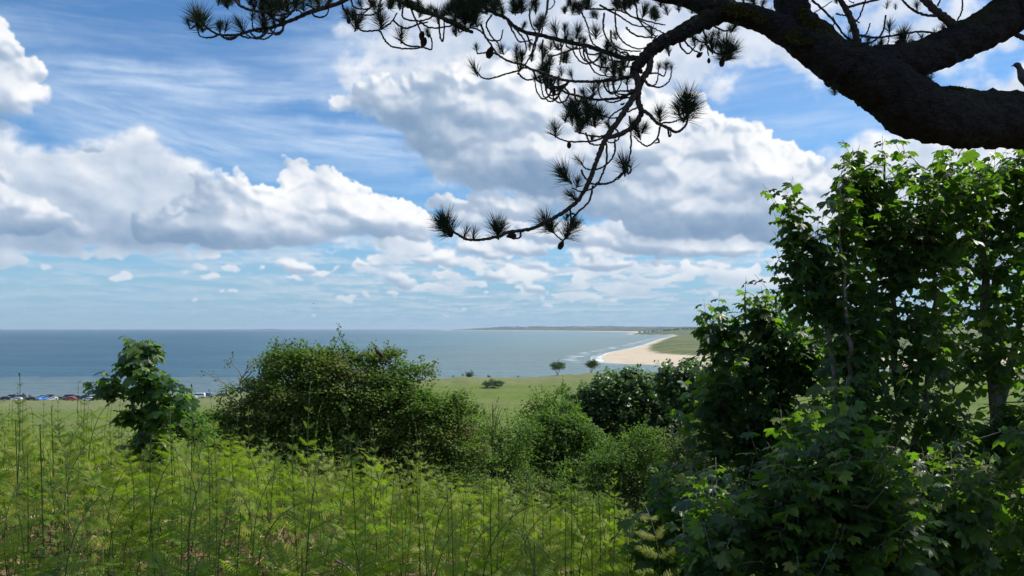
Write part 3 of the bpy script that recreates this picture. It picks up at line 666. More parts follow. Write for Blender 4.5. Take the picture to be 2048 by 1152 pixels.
for a in [[(1268,350),(1272,480),(1240,580),(1190,660),(1100,692),(1040,668)],[(1330,335),(1325,430),(1280,500),(1200,542),(1130,535),(1098,488)],[(1098,545),(1120,590),(1180,640),(1300,632),(1370,572),(1400,545)],
          [(1180,650),(1150,760),(1060,850),(1040,890),(1010,990),(970,1022),(920,980),(880,930)],[(1022,800),(1030,900),(1012,990)],[(690,962),(682,1000),(640,1014),(612,1000)],[(1060,850),(1030,842),(1000,870)],
          [(1000,830),(1010,815)],[(300,1010),(305,985)],[(368,1020),(362,995)]]:
    br(R3, a, 7, 4.5, random.uniform(-.05, .05))
# upper left
br(R1, [(1260,-30),(1100,40),(960,80),(850,130),(760,165),(680,190),(600,200),(540,212),(470,235),(400,241),(330,235),(280,210),(245,188)], 13, 6, .05)
br(R1, [(430,-20),(480,40),(560,70),(650,80),(720,60),(830,20),(880,-20)], 9, 7, -.1)
br(R1, [(1110,-20),(1040,60),(950,86)], 10, 8)
for a in [[(780,165),(760,220),(720,236),(680,203)],[(670,205),(620,255),(570,262),(520,235)],[(860,55),(830,80),(740,105),(690,90)],[(1170,20),(1190,70),(1250,95),(1380,100),(1450,60)],
          [(1260,150),(1290,195),(1330,212),(1420,205),(1500,160),(1550,85)],[(1425,205),(1440,225),(1470,280),(1520,320),(1620,332),(1700,326),(1722,300)],[(1630,30),(1680,150),(1710,220),(1716,300)],
          [(1560,270),(1620,310),(1720,322),(1780,335),(1782,265),(1755,232)],[(1588,50),(1590,120),(1700,142),(1790,112),(1822,60)],[(1832,120),(1840,250),(1860,276),(1870,180),(1862,120)],[(1520,140),(1600,192),(1690,165),(1760,150)],
          [(1440,-10),(1420,60),(1430,150),(1440,200)],[(650,80),(720,130),(790,120),(850,70),(900,85)],[(1350,-10),(1370,40),(1320,90)],[(1700,150),(1780,190),(1900,180),(1990,150)],[(570,60),(590,20),(570,-20)],[(700,60),(760,20),(790,-20)],
          [(1940,130),(1950,200),(1950,240)],[(1230,-10),(1260,50),(1350,60),(1400,20)],[(930,30),(1010,70),(1090,40)]]:
    br(R1, a, 6.5, 4.5, random.uniform(-.1, .1))
# fork at the right
for a, r0, r1 in [([(780,-20),(840,80),(890,200),(912,290),(945,375)],16,26),([(1350,-20),(1450,80),(1540,150),(1610,215)],22,30),([(600,0),(700,90),(760,160),(820,240),(880,282),(1000,330),(1150,322)],7,6),
          ([(920,240),(1050,255),(1200,235),(1350,214),(1480,238)],7,6),([(845,48),(950,20),(1060,-5)],9,7),([(1200,-15),(1280,62),(1370,102),(1465,108)],6,9),([(1625,-10),(1622,70),(1582,160)],5,5),
          ([(1102,105),(1080,220),(1000,290),(900,295)],6,7),([(998,160),(970,230),(920,270)],4,5),([(968,-10),(925,110),(880,160)],5,6),([(590,100),(660,60),(735,10)],4,3),([(765,95),(860,115),(925,158)],5,4),([(1970,218),(2010,245),(2090,275)],16,15),
          ([(1130,170),(1125,260),(1110,325)],4,4),([(1480,-10),(1455,40)],4,6),([(1320,220),(1355,275)],3,3),([(690,200),(730,185),(755,150),(740,110)],4,3),([(1410,490),(1425,510)],3,3),([(850,5),(885,20),(880,15)],3,2)]:
    br(R4, a, r0, r1, 0, .02)
rb_ = np.random.default_rng(44); AUTO = []
main = [b_ for b_ in BR if len(b_[0]) >= 9]
for _ in range(64):
    pts = main[rb_.integers(0, len(main))][0]; i = rb_.integers(1, len(pts)-1); x, y = pts[i]
    if y > 200 or x > 1440: continue
    s = rb_.choice([-1, -1, 1]); L_ = rb_.uniform(22, 62); dn = rb_.uniform(4, 26)*rb_.choice([1, 1, -.6])
    a = [(x, y), (x+s*L_*.25, y+dn*.8), (x+s*L_*.6, y+dn), (x+s*L_*.9, y+dn*.4), (x+s*L_, y-rb_.uniform(4, 16))]
    BR.append((a, 1.9, 1.2, rb_.uniform(-.1, .1), rb_.uniform(-.03, .03))); AUTO.append(a[-1])
for pts, r0, r1, b, dd in BR:
    P = spline(np.array(trace(pts, dd, b)), 7*len(pts)); n = len(P); d = P[:, 1]
    R = np.linspace(r0, r1, n)/F*d*1.08
    R = R*(1+.10*np.sin(np.arange(n)*2.1)+.05*RNG.standard_normal(n))
    P = P+RNG.normal(0, 1, (n, 3))*.0012
    V, T = tube(P, R, 9 if r0 > 5 else 6); g_ = Geo(); g_.add(V, T)
    g_.build('branch' if r0 > 2.6 else 'twig', M['twig_bark'] if r0 < 12 else M['pine_bark'], pine, smooth=True)

def tuft_mesh(n, seed, open_=1.0):
    r = np.random.default_rng(seed); V = []; T = []
    for i in range(n):
        h = r.uniform(-.10, .42); a = r.uniform(0, 2*PI); th = r.uniform(.12, 1.05)*open_ if h > .05 else r.uniform(.7, 1.35)*open_
        dr = np.array((math.sin(th)*math.cos(a), math.sin(th)*math.sin(a), math.cos(th)))
        L = r.uniform(.62, 1.0); p0 = np.array((0, 0, h)); sd = np.cross(dr, r.normal(size=3)); sd /= np.linalg.norm(sd)
        w = .0095; up = np.array((0, 0, 1.0)); mid = p0+dr*L*.5+up*.03; tip = p0+dr*L+up*.08*r.uniform(-.5, 1)
        k = len(V); V += [p0-sd*w, p0+sd*w, mid+sd*w, mid-sd*w, tip]; T += [(k, k+1, k+2), (k, k+2, k+3), (k+3, k+2, k+4)]
    t_ = np.linspace(0, 1, 5); V2, T2 = tube(np.stack([0*t_, 0*t_, -.12+t_*.56], 1), [.035, .045, .05, .04, .01], 6)
    k = len(V); return npmesh('needle_cluster', np.vstack([np.array(V), V2]), np.vstack([np.array(T), T2+k]), M['needles'], False)
TUFTS = [tuft_mesh(n, i+50, o) for i, (n, o) in enumerate([(150, 1), (200, 1.1), (120, .9), (260, 1.15), (80, .8), (180, .7)])]
def tuft(px, py, r, dens=None, tilt=None, dd=0):
    d = pd(px, py)+dd+random.uniform(-.05, .05); p = W3(px, py, d); s = r/F*d
    me = TUFTS[random.choice([0, 1, 2, 5]) if dens is None else dens]
    z = Vector((random.uniform(-.5, .5) if tilt is None else tilt, random.uniform(-.5, .2), 1)).normalized()
    m4 = Matrix.Translation(Vector(p-np.array(pine_base))+z*(-.12*s)) @ z.to_track_quat('Z', 'Y').to_matrix().to_4x4() @ Matrix.Rotation(random.uniform(0, 6.28), 4, 'Z') @ Matrix.Scale(s, 4)
    link('needle_cluster', me, pine, m4)
T2 = [(140,110,34),(400,60,80,3),(210,205,36),(500,75,44),(610,60,70,3),(620,170,34),(712,175,44),(820,205,64,2),(945,215,58),(1058,215,64),(1130,300,48),(955,70,58),(1020,30,60),(500,315,48),(580,315,44),(612,365,52),(662,295,36),(742,315,40),(786,290,42),(882,365,54),(752,415,62,3),
      (600,425,42),(340,440,66,4),(852,445,42),(915,465,44),(832,505,44),(1090,405,60),(1160,425,60,3),(1230,415,52),(1120,440,44),(1345,90,60),(1210,45,54),(1045,560,66),(990,575,40),(940,690,84,3),(1000,710,84,3),(1055,745,74,3),(1092,705,62,3),(905,660,64),(965,785,66),
      (880,720,60),(1010,650,60,3),(815,805,70),(1595,650,100,3),(1600,705,104,3),(1560,680,60,3),(1445,715,66),(1320,820,72),(1275,760,46),(1340,790,50),(1500,320,40),(1760,305,64),(1862,320,92,3),(1795,225,44),(1885,180,40),(1655,265,42),(1395,215,52),(1490,80,42),
      (1245,1025,84,4),(430,20,60,3),(350,60,70,3),(270,40,80,3),(230,90,70,3),(310,110,80,3),(270,150,60),(340,150,50,3),(180,60,50),(1560,60,50),(1640,70,40),(1450,30,44),(1720,250,50),(1690,300,36),(1180,230,40),(1420,120,44),(1700,130,40),(560,20,50),(690,30,50)]
T3 = [(195,965,118,3,-.5),(180,950,110,2,-.3),(215,960,100,4,-1.6),(302,1000,64,4),(366,1008,62,4),(530,985,104,1,-.1),(545,960,70,2,.4),(880,935,104,1,-.6),(905,955,70),(1005,985,104,1,.5),(1040,930,70,2,1.2),(1010,610,112,2,-.9),(985,600,80,0,-.5),(1070,650,60),(1060,745,80,0,-1.3),
      (1100,500,60,4,-.8),(1395,555,100,2,-.1),(1000,880,40),(1175,340,40),(1290,260,50)]
T1 = [(215,180,118,1,-.2),(200,160,100,2,-.5),(378,205,60,4),(495,205,84,2),(640,180,86,1),(690,80,90,3),(740,50,80),(800,70,90),(860,30,80),(390,40,70),(330,20,60),(575,60,60),(1020,40,70,3),(960,20,60),(1215,115,52,3),(1265,190,76),(1440,175,84,1),(1430,120,60),(1575,270,84),(1760,245,44),
      (1825,140,70),(1385,50,60),(1950,230,60,2),(1500,50,40),(1620,40,50),(1890,90,50),(1950,60,60),(1700,40,44),(1300,40,44),(620,20,60),(910,60,60),(470,10,50),(1700,110,40)]
T4 = [(1125,205,60,2),(1110,50,40,4),(1235,290,84,1),(1215,260,70,2),(1050,345,66),(1000,360,50),(860,210,50),(1500,215,54,2),(1315,60,50,2),(1375,575,64,1),(1340,560,50),(755,635,50,3),(740,600,36),(45,215,40,2),(30,385,90,3),(0,400,70,3),(850,300,60,2),(870,330,50),(1265,330,50),(980,290,40),(1345,270,40,4),
      (560,30,40),(200,20,60,3),(260,40,50),(130,15,50),(770,20,30),(310,100,36),(1170,60,30,4),(1440,240,40,4)]
for f, L, k in ((R2, T2, 3.012), (R3, T3, 3.408), (R1, T1, 3.408), (R4, T4, 3.408)):
    for e in L:
        px, py = f(e[0], e[1]); tuft(px, py, e[2]/k*1.52, e[3] if len(e) > 3 else None, e[4] if len(e) > 4 else None)
rt = np.random.default_rng(8)
for cx, cy, sx_, sy_, n, r_ in [(280,85,70,45,16,70),(240,60,60,40,8,60),(1250,30,110,30,12,52),(620,60,60,40,5,60),(460,50,60,40,6,56),(1000,60,70,40,6,50),(1180,395,60,25,6,46),(980,730,60,40,8,64),(880,45,60,30,5,46),(90,90,60,40,5,44),(1440,100,60,40,6,42),(1760,260,50,40,5,42),(740,350,90,60,9,42)]:
    for _ in range(n):
        px, py = R2(cx+rt.normal(0, sx_*.6), cy+rt.normal(0, sy_*.6)); tuft(px, py, r_/3.012*rt.uniform(1.0, 1.5), dd=rt.normal(0, .06))
for cx, cy, sx_, sy_, n, r_ in [(720,60,120,40,9,80),(400,15,60,20,4,70),(1250,130,70,40,5,60),(1600,60,120,40,8,54),(1450,60,60,40,5,60)]:
    for _ in range(n):
        px, py = R1(cx+rt.normal(0, sx_*.6), cy+rt.normal(0, sy_*.6)); tuft(px, py, r_/3.408*rt.uniform(1.0, 1.4), dd=rt.normal(0, .06))
for x, y in AUTO: tuft(x, y-4, rt.uniform(17, 27))
# cones
def cone_mesh():
    V = []; T = []; rows = 9
    for i in range(rows):
        h = i/rows; r = .30*math.sin(PI*(.12+.80*h))**.8; n = 8
        for j in range(n):
            a = 2*PI*(j+.5*(i % 2))/n; c, s = math.cos(a), math.sin(a); k = len(V); z = h*1.0
            V += [(c*r*.45, s*r*.45, z-.03), (c*r*1.12-s*.09, s*r*1.12+c*.09, z+.05), (c*r*1.2, s*r*1.2, z+.13), (c*r*1.12+s*.09, s*r*1.12-c*.09, z+.05), (c*r*.5, s*r*.5, z+.17)]
            T += [(k, k+1, k+2), (k, k+2, k+3), (k+4, k+2, k+1), (k+4, k+3, k+2), (k, k+3, k+4), (k, k+4, k+1)]
    V2, T2_ = tube(np.array([(0, 0, -.05), (0, 0, .4), (0, 0, 1.0)]), [.12, .2, .06], 8); k = len(V)
    return npmesh('pine_cone', np.vstack([np.array(V), V2]), np.vstack([np.array(T), T2_+k]), M['cone'])
CONE = cone_mesh()
for f, x, y, L, ax in [(R2,430,285,66,(-.3,0,-1)),(R2,795,528,42,(.4,0,-1)),(R2,898,852,40,(0,0,-1)),(R2,1818,352,48,(0,0,-1)),(R2,1700,318,40,(-.9,0,-.7)),(R2,1040,570,40,(-.5,0,-1)),(R2,1740,350,30,(0,0,-1)),(R3,975,1030,60,(-.5,0,-1)),(R3,600,985,56,(1,0,-.2)),(R3,590,1000,46,(.8,0,.2)),
                       (R3,205,940,60,(.1,0,-1)),(R1,1722,322,66,(.2,0,1)),(R4,720,560,36,(-.9,0,-.3)),(R2,5,240,50,(.2,0,1)),(R2,1325,410,34,(.3,0,-1)),(R3,885,920,46,(0,0,-1)),(R2,1035,820,24,(0,0,-1)),(R2,60,205,20,(0,0,-1)),(R1,1215,115,44,(.1,.1,-1)),(R4,1170,290,60,(1,0,.1))]:
    px, py = f(x, y); d = pd(px, py)-.02; s = L/(3.012 if f is R2 else 3.408)/F*d; z = Vector(ax).normalized()
    link('pine_cone', CONE, pine, Matrix.Translation(Vector(W3(px, py, d)-np.array(pine_base))) @ z.to_track_quat('Z', 'Y').to_matrix().to_4x4() @ Matrix.Scale(s, 4))
# moss on the limbs
g_ = Geo(); r = np.random.default_rng(5)
for f, x, y, w_, h_ in [(R4,540,105,34,50),(R4,610,170,50,34),(R4,470,250,40,40),(R4,560,280,50,20),(R4,130,85,110,26),(R4,60,60,80,24),(R4,240,125,40,24),(R4,800,330,50,20),(R4,690,225,40,24),(R4,1560,600,60,8)]:
    n = 700; px = f(x, y)[0]+r.normal(0, w_*.45/3.4, n); py = f(x, y)[1]+r.normal(0, h_*.45/3.4, n)
    pts = np.array([W3(a, b_, pd(a, b_)-.105-abs(r.normal(0, .008))) for a, b_ in zip(px, py)])
    TV = np.array([(-.5, 0, 0), (.5, 0, 0), (0, 1, .25), (0, .4, .3)]); TT = np.array([(0, 1, 3), (1, 2, 3), (2, 0, 3)])
    V, T = scatter(TV, TT, pts, frames(r.normal(size=(n, 3))+(0, 0, .6), r.normal(size=(n, 3))), r.uniform(.006, .013, n)); g_.add(V, T)
g_.build('moss', M['moss'], pine, kind='stuff')
# unseen pine crown: boughs and needles added where they shade slope and sycamores
g_ = Geo(); gt = Geo(); r = np.random.default_rng(6); TV0 = TUFTS[2]
tv = np.empty(len(TV0.vertices)*3, np.float32); TV0.vertices.foreach_get('co', tv); tv = tv.reshape(-1, 3)
tt = np.array([p.vertices[:] for p in TV0.polygons])
boughs = [((5,5.1,1.2),(7.6,6.6,1.5)),((5,5.1,.9),(7.2,8.0,.7)),((5,5,1.6),(7.0,4.2,2.0)),((5.1,5.3,5.0),(6.2,3.0,6.0)),((5,5.1,1.9),(7.2,5.6,2.5)),((4.9,5.1,2.6),(.5,4.5,3.6)),((4.8,5.0,2.2),(-1.5,3.0,3.4)),((5.1,5.3,5.2),(2,2.5,6.5)),((4.9,5.1,3.0),(-3.2,2.2,4.4)),((4.9,5.1,2.9),(-.4,5.0,3.6)),((1.6,4.8,3.7),(-2.2,4.2,3.9)),((4.9,5.1,3.0),(1.2,5.6,3.5)),((4.9,5.1,3.2),(.4,4.7,3.8)),((4.9,5.1,3.1),(.9,6.6,3.7)),((4.9,5.1,3.4),(1.6,4.0,3.7)),((5.2,5.3,5.8),(9,6,8)),((5,5,3.4),(3,1,4.6)),((2.3,5.5,4.8),(.2,7.0,5.6)),((5,5,3),(-.5,1.6,3.9))]
for a, b_ in boughs:
    a = np.array(a)+(0, 0, Z0); b_ = np.array(b_)+(0, 0, Z0); mid = (a+b_)/2+(0, 0, -.35); P = spline(np.array([a, mid, b_]), 20)
    V, T = tube(P, np.linspace(.10, .02, 20), 8); g_.add(V, T)
    k = 74; u = r.uniform(.25, 1, k); pos = np.array([P[int(x*19)] for x in u])+r.normal(0, 1, (k, 3))*(.5, .5, .22)+(0, 0, .1)
    for i in range(0, k, 3):
        V, T = tube(np.array([P[int(u[i]*19)], (P[int(u[i]*19)]+pos[i])/2-(0, 0, .05), pos[i]]), [.012, .008, .005], 4); g_.add(V, T)
    V, T = scatter(tv, tt, pos, frames(r.normal(0, .5, (k, 3)), np.array([(0, 0, 1.0)]*k)+r.normal(0, .3, (k, 3))), r.uniform(.14, .2, k)); gt.add(V, T)
g_.build('shade_boughs', M['twig_bark'], pine, smooth=True, kind='stuff'); gt.build('shade_needles', M['needles'], pine, kind='stuff')

# ------------------------------------------------------------------ birds
def loft(P, RX, RZ, n=14, seg=40):
    A = spline(np.column_stack([P, RX, RZ]), seg); P, RX, RZ = A[:, :3], np.abs(A[:, 3]), np.abs(A[:, 4])
    V, T = tube(P, np.ones(len(P)), n, True)
    k = len(P)*n; C = np.repeat(P, n, axis=0); Dv = V[:k]-C
    y = Dv[:, 1].copy(); rest = Dv.copy(); rest[:, 1] = 0
    V[:k] = C+rest*np.repeat(RZ, n)[:, None]; V[:k, 1] = C[:, 1]+y*np.repeat(RX, n)
    return V, T
M['pigeon'] = plain_mat('pigeon', (.045,.048,.065), .6, .3, var=.25, scale=30)
M['pigeon_dark'] = plain_mat('pigeon_dark', (.035,.038,.05), .6, .3)
M['beak'] = plain_mat('beak', (.10,.08,.07), .4, .4); M['bird_leg'] = plain_mat('bird_leg', (.25,.10,.08), .5, .4); M['eye'] = plain_mat('eye', (.30,.10,.03), .2, .6)
M['blackbird'] = plain_mat('blackbird', (.030,.022,.018), .6, .3, var=.3, scale=40); M['gull'] = plain_mat('gull', (.12,.12,.13), .6, .3)
def bird(name, loc, s, body, dark, label, cat, upright=.6, group=None):
    """Perched bird facing -x: one body mesh, wings, tail, beak, eyes and legs. s is the body length."""
    b_ = empty(name, loc, label, cat, group); o_ = np.array(loc); u = upright
    def L(x, z, y=0): return o_+np.array((x*s, y*s, z*s))
    g_ = Geo(); P = [L(.42, .10), L(.30, .22), L(.10, .42), (L(-.08, .56)), L(-.17, .68), L(-.22, .80), L(-.27, .88), L(-.35, .89), L(-.40, .87)]
    V, T = loft(np.array(P), np.array([.03,.12,.19,.17,.10,.075,.085,.06,.015])*s, np.array([.03,.12,.20,.18,.11,.075,.085,.06,.015])*s, 18, 46); g_.add(V, T); g_.build('body', body, b_, smooth=True)
    for sd in (-1, 1):
        g_ = Geo(); V, T = loft(np.array([L(-.05, .52, sd*.16), L(.12, .40, sd*.185), L(.32, .20, sd*.12), L(.50, .04, sd*.06)]), np.array([.02,.03,.025,.008])*s, np.array([.05,.13,.09,.015])*s, 10, 20); g_.add(V, T); g_.build('wing', dark, b_, smooth=True)
        g_ = Geo(); P = np.array([L(.02, .28, sd*.07), L(.0, .12, sd*.07), L(-.01, 0, sd*.07)]); V, T = tube(P, [.03*s, .014*s, .012*s], 6); g_.add(V, T)
        for a in (-.5, 0, .5): V, T = tube(np.array([L(-.01, .01, sd*.07), L(-.12, .0, sd*.07+a*.1)]), [.012*s, .006*s], 5); g_.add(V, T)
        V, T = tube(np.array([L(-.01, .01, sd*.07), L(.07, 0, sd*.07)]), [.012*s, .006*s], 5); g_.add(V, T); g_.build('leg', M['bird_leg'], b_)
        g_ = Geo(); c_ = L(-.30, .90, sd*.072); V, T = tube(np.array([c_-(0, sd*.012*s, 0), c_+(0, sd*.012*s, 0)]), [.016*s, .010*s], 8); g_.add(V, T); g_.build('eye', M['eye'], b_)
    g_ = Geo(); V, T = loft(np.array([L(.30, .14), L(.48, .0), L(.68, -.12)]), np.array([.07,.06,.07])*s, np.array([.04,.02,.008])*s, 10, 12); g_.add(V, T); g_.build('tail', dark, b_, smooth=True)
    g_ = Geo(); V, T = tube(np.array([L(-.38, .875), L(-.44, .865), L(-.475, .845)]), [.026*s, .016*s, .004*s], 8); g_.add(V, T); g_.build('beak', M['beak'], b_)
    return b_
q = W3(2050, 188, pd(2050, 188)); bird('wood_pigeon', (q[0]+.010, q[1], q[2]-.004), .20, M['pigeon'], M['pigeon_dark'], 'grey pigeon perched on the heavy lower pine limb at the right edge', 'bird')
q = W3(757, 716, 13.75); bird('blackbird', tuple(q), .20, M['blackbird'], M['blackbird'], 'small dark bird sitting on top of the big hawthorn bush', 'bird')
for (px, py, wpx, lab) in [(627, 607, 8, 'tiny dark bird flying low over the sea above the big hawthorn'), (340, 614, 5, 'tiny dark bird flying just above the horizon over the left sapling')]:
    d = 90.0; q = W3(px, py, d); s = wpx/F*d; b_ = empty('flying_bird', q, lab, 'bird', 'birds flying over the sea')
    g_ = Geo(); V, T = loft(q+np.array([(-.4,0,0),(-.1,0,.02),(.2,0,0),(.5,0,-.02)])*s*.5, np.array([.02,.07,.06,.01])*s, np.array([.02,.07,.06,.01])*s, 8, 10); g_.add(V, T); g_.build('body', M['gull'], b_, smooth=True)
    for sd in (-1, 1):
        g_ = Geo(); W_ = np.array([(.08,0,.01),(-.08,0,.01),(.0,sd*.3,.13),(.14,sd*.3,.12),(.12,sd*.62,.05),(.07,sd*.6,.06)])*s+q; g_.add(W_, [(0,1,2),(0,2,3),(3,2,5),(3,5,4)]); g_.build('wing', M['gull'], b_)
# ------------------------------------------------------------------ sycamores
def syc_template(seed=0, fold=.10):
    r = np.random.default_rng(seed)
    half = [(0, 1.0), (6, .90), (11, .88), (17, .78), (25, .60), (32, .74), (40, .86), (50, .93), (58, .82), (67, .76), (78, .56), (90, .66), (104, .70), (120, .60), (140, .44), (163, .24)]
    pts = []
    for a, rad in half: pts.append((math.radians(a), rad*(1+r.normal(0, .03))))
    for a, rad in half[:0:-1]: pts.append((-math.radians(a), rad*(1+r.normal(0, .03))))
    V = [(0, 0, 0)]
    for a, rad in pts:
        da = abs(math.degrees(a)); x = math.sin(a)*rad; y = math.cos(a)*rad
        lobe = math.cos(math.radians(da*7.2 if da < 78 else (da-104)*6.0))
        z = -fold*.55*lobe*rad-.26*rad*rad*max(0, math.cos(a))-.10*abs(x)+r.normal(0, .025)
        V.append((x, y, z))
    n = len(pts); T = [(0, 1+(i+1) % n, 1+i) for i in range(n)]
    return np.array(V), np.array(T)
SYC = [syc_template(i, f) for i, f in enumerate((.10, .16, .05, .2))]
SYC_LO = []
for V_, T_ in SYC[:2]:
    idx = [0, 1, 5, 8, 11, 13, 15]; n_ = len(V_)-1; idx = idx+[n_+2-i for i in reversed(idx[2:])]
    Vl = V_[idx]; SYC_LO.append((Vl, np.array([(0, 1+(i+1) % (len(idx)-1), 1+i) for i in range(len(idx)-1)])))
def leaf_me(k, mat, tint): 
    V, T = SYC[k]; return npmesh('leaf', V, T, mat, False, {'tint': np.full(len(V), tint)})
LEAF_ME = {(k, t): leaf_me(k, M['syc_leaf'], t) for k in range(4) for t in (0.0, .55, 1.0)}

def curve_between(a, b_, sag, n, r):
    mid = (a+b_)/2+np.array((0, 0, sag))+r.normal(0, .05, 3)*np.linalg.norm(b_-a)
    return spline(np.array([a, mid, b_]), n)
def sycamore(loc, label, stems, lobes, nsh, size, seed, n_ind=300, mat='syc_leaf', lo=False, group=None, bark='grey_bark', top=None, pairs=(4, 6), shootlen=.40, droop=(.05, .75)):
    """stems: [(points (x,y,z), r0, r1)]; lobes: [(centre, radii, weight)]. Shoots fill the lobes; leaves sit in crossed pairs along each shoot."""
    r = np.random.default_rng(seed); t_ = empty('sycamore_tree', loc, label, 'tree', group); o_ = np.array(loc)
    anchors = []
    for P, r0, r1 in stems:
        P = spline(np.array(P, dtype=float), 26); P[1:] += r.normal(0, .012, (25, 3)); V, T = tube(P, np.linspace(r0, r1, 26), 10)
        g_ = Geo(); g_.add(V, T); g_.build('trunk' if P is not None and r0 > .035 else 'stem', M[bark], t_, smooth=True); anchors.append(P)
    anchors = np.vstack(anchors); tw = Geo(); L = []
    wts = np.array([l[2] for l in lobes], dtype=float); wts /= wts.sum()
    for i in range(nsh):
        c, rad, _ = lobes[r.choice(len(lobes), p=wts)]; d = unit(r.normal(size=3)); c = np.array(c); rad = np.array(rad)
        base = c+d*rad*r.uniform(.25, 1)**.45
        dn = np.linalg.norm((anchors-base)*(1, 1, 1.2), axis=1)+np.where(anchors[:, 2] > base[2]-.02, .6, 0); a = anchors[np.argmin(dn)]
        n = 7; P = curve_between(a, base, -.06*np.linalg.norm(base-a), n, r)
        sl = shootlen*r.uniform(.6, 1.3); base = base-np.array((0, 0, sl*.45)); up = unit(unit(base-a)*(1, 1, .3)*.5+np.array((0, 0, 1.0))+r.normal(0, .15, 3)); P2 = np.array([base+up*sl*.5, base+up*sl])
        dist = np.linalg.norm(base-a); V, T = tube(np.vstack([P, P2]), np.linspace(.004+.006*min(dist, 1.2), .0016, n+2)*(size/.12), 5); tw.add(V, T)
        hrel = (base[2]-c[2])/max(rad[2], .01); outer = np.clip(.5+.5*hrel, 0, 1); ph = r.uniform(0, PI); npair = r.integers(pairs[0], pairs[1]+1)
        topq = 0.0 if top is None else float(np.clip((base[2]-top[0])/(top[1]-top[0]), 0, 1))  # more pale leaves near the top: sunlit tops put into the tint
        for k in range(npair):
            f = k/(npair-1+1e-6); pos = base+up*sl*(f-.15); ph += PI/2
            for sgn in (0, PI):
                az = ph+sgn+r.normal(0, .25); out_ = np.array((math.cos(az), math.sin(az), 0)); pl = size*(.95-.55*f)*r.uniform(.7, 1.3)
                end = pos+unit(out_+(0, 0, .55-.2*f))*pl; V, T = tube(np.array([pos, (pos+end)/2+(0, 0, .01), end]), [.0013*size/.12, .0011*size/.12, .0010*size/.12], 3, False); tw.add(V, T)
                dr = unit(out_+np.array((0, 0, -r.uniform(*droop)))+r.normal(0, .22, 3)); nrm = unit(np.array((0, 0, 1.0))+out_*.35+r.normal(0, .42, 3))
                s = size*(1.0-.58*f*r.uniform(.7, 1))*r.uniform(.75, 1.15)
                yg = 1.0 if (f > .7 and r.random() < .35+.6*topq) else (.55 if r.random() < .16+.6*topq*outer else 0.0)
                L.append((end, dr, nrm, s, yg))
    tw.build('twigs', M[bark], t_, smooth=True, kind='stuff')
    E = np.array([l[0] for l in L]); Dr = np.array([l[1] for l in L]); Nn = np.array([l[2] for l in L]); S = np.array([l[3] for l in L]); Y = np.array([l[4] for l in L])
    # the leaves that show largest become parts of their own
    px = 1024+E[:, 0]/np.maximum(E[:, 1], .1)*F; py = HORIZ-(E[:, 2]-CAMZ)/np.maximum(E[:, 1], .1)*F
    score = S/np.maximum(E[:, 1], .1)*((px > -20) & (px < 2070) & (py > 0) & (py < 1175))*(1-.25*(r.random(len(S))))
    order = np.argsort(-score); ind = order[:n_ind]; rest = order[n_ind:]
    FR = frames(Dr, Nn)
    for i in ind:
        m4 = Matrix(((*(FR[i][0]*S[i]), E[i][0]-o_[0]), (*(FR[i][1]*S[i]), E[i][1]-o_[1]), (*(FR[i][2]*S[i]), E[i][2]-o_[2]), (0, 0, 0, 1)))
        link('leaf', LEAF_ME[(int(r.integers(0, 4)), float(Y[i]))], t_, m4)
    g_ = Geo(); kinds = SYC_LO if lo else SYC
    for k in range(len(kinds)):
        sel = rest[k::len(kinds)]
        if len(sel):
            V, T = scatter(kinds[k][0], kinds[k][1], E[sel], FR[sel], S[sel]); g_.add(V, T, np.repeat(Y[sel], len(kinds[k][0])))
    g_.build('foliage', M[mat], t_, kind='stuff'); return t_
def lb(px, py, rx, ry, d, rd=None, w=None):
    """A crown lobe seen at a pixel, with its own distance and depth."""
    k = d/F; rd = rd if rd is not None else (rx+ry)*.5*k
    return (W3(px, py, d), (rx*k, rd, ry*k), w if w is not None else rx*ry*1e-4)
def stem_px(pts, r0, r1, ground=True):
    P = [W3(*p) for p in pts]
    if ground:
        x, y, _ = P[0]; P = [np.array((x+.02, y, land_z(x, y)-.05))]+P
    return (P, r0, r1)
def at_ground(px, py, d):
    q = W3(px, py, d); return (q[0], q[1], land_z(q[0], q[1]))

# young sycamore standing alone at the left
d = 8.0
sycamore(at_ground(290, 900, d), 'young sycamore sapling standing alone in the bracken at the left, sea behind it',
    [stem_px([(288,960,d),(290,880,d),(282,800,d),(284,720,d),(288,684,d)], .020, .004), stem_px([(292,900,d),(320,850,d-.1),(342,800,d-.1),(350,765,d-.1)], .014, .003, False), stem_px([(286,880,d),(262,800,d),(232,760,d+.1),(205,740,d+.1)], .012, .003, False)],
    [lb(287,700,16,24,d,w=.16),lb(286,722,30,28,d),lb(278,752,46,30,d),lb(262,778,58,26,d),lb(215,765,30,20,d),lb(228,738,26,16,d),lb(204,790,18,16,d,w=.05),lb(350,785,30,32,d-.1),lb(330,820,46,28,d-.1),lb(300,840,50,30,d),lb(256,838,30,18,d),lb(292,880,44,26,d),lb(300,915,26,22,d),lb(285,690,16,10,d,w=.06)],
    84, .112, 101, 300, top=(CAMZ-.35, CAMZ-.15), shootlen=.17, pairs=(3, 4))
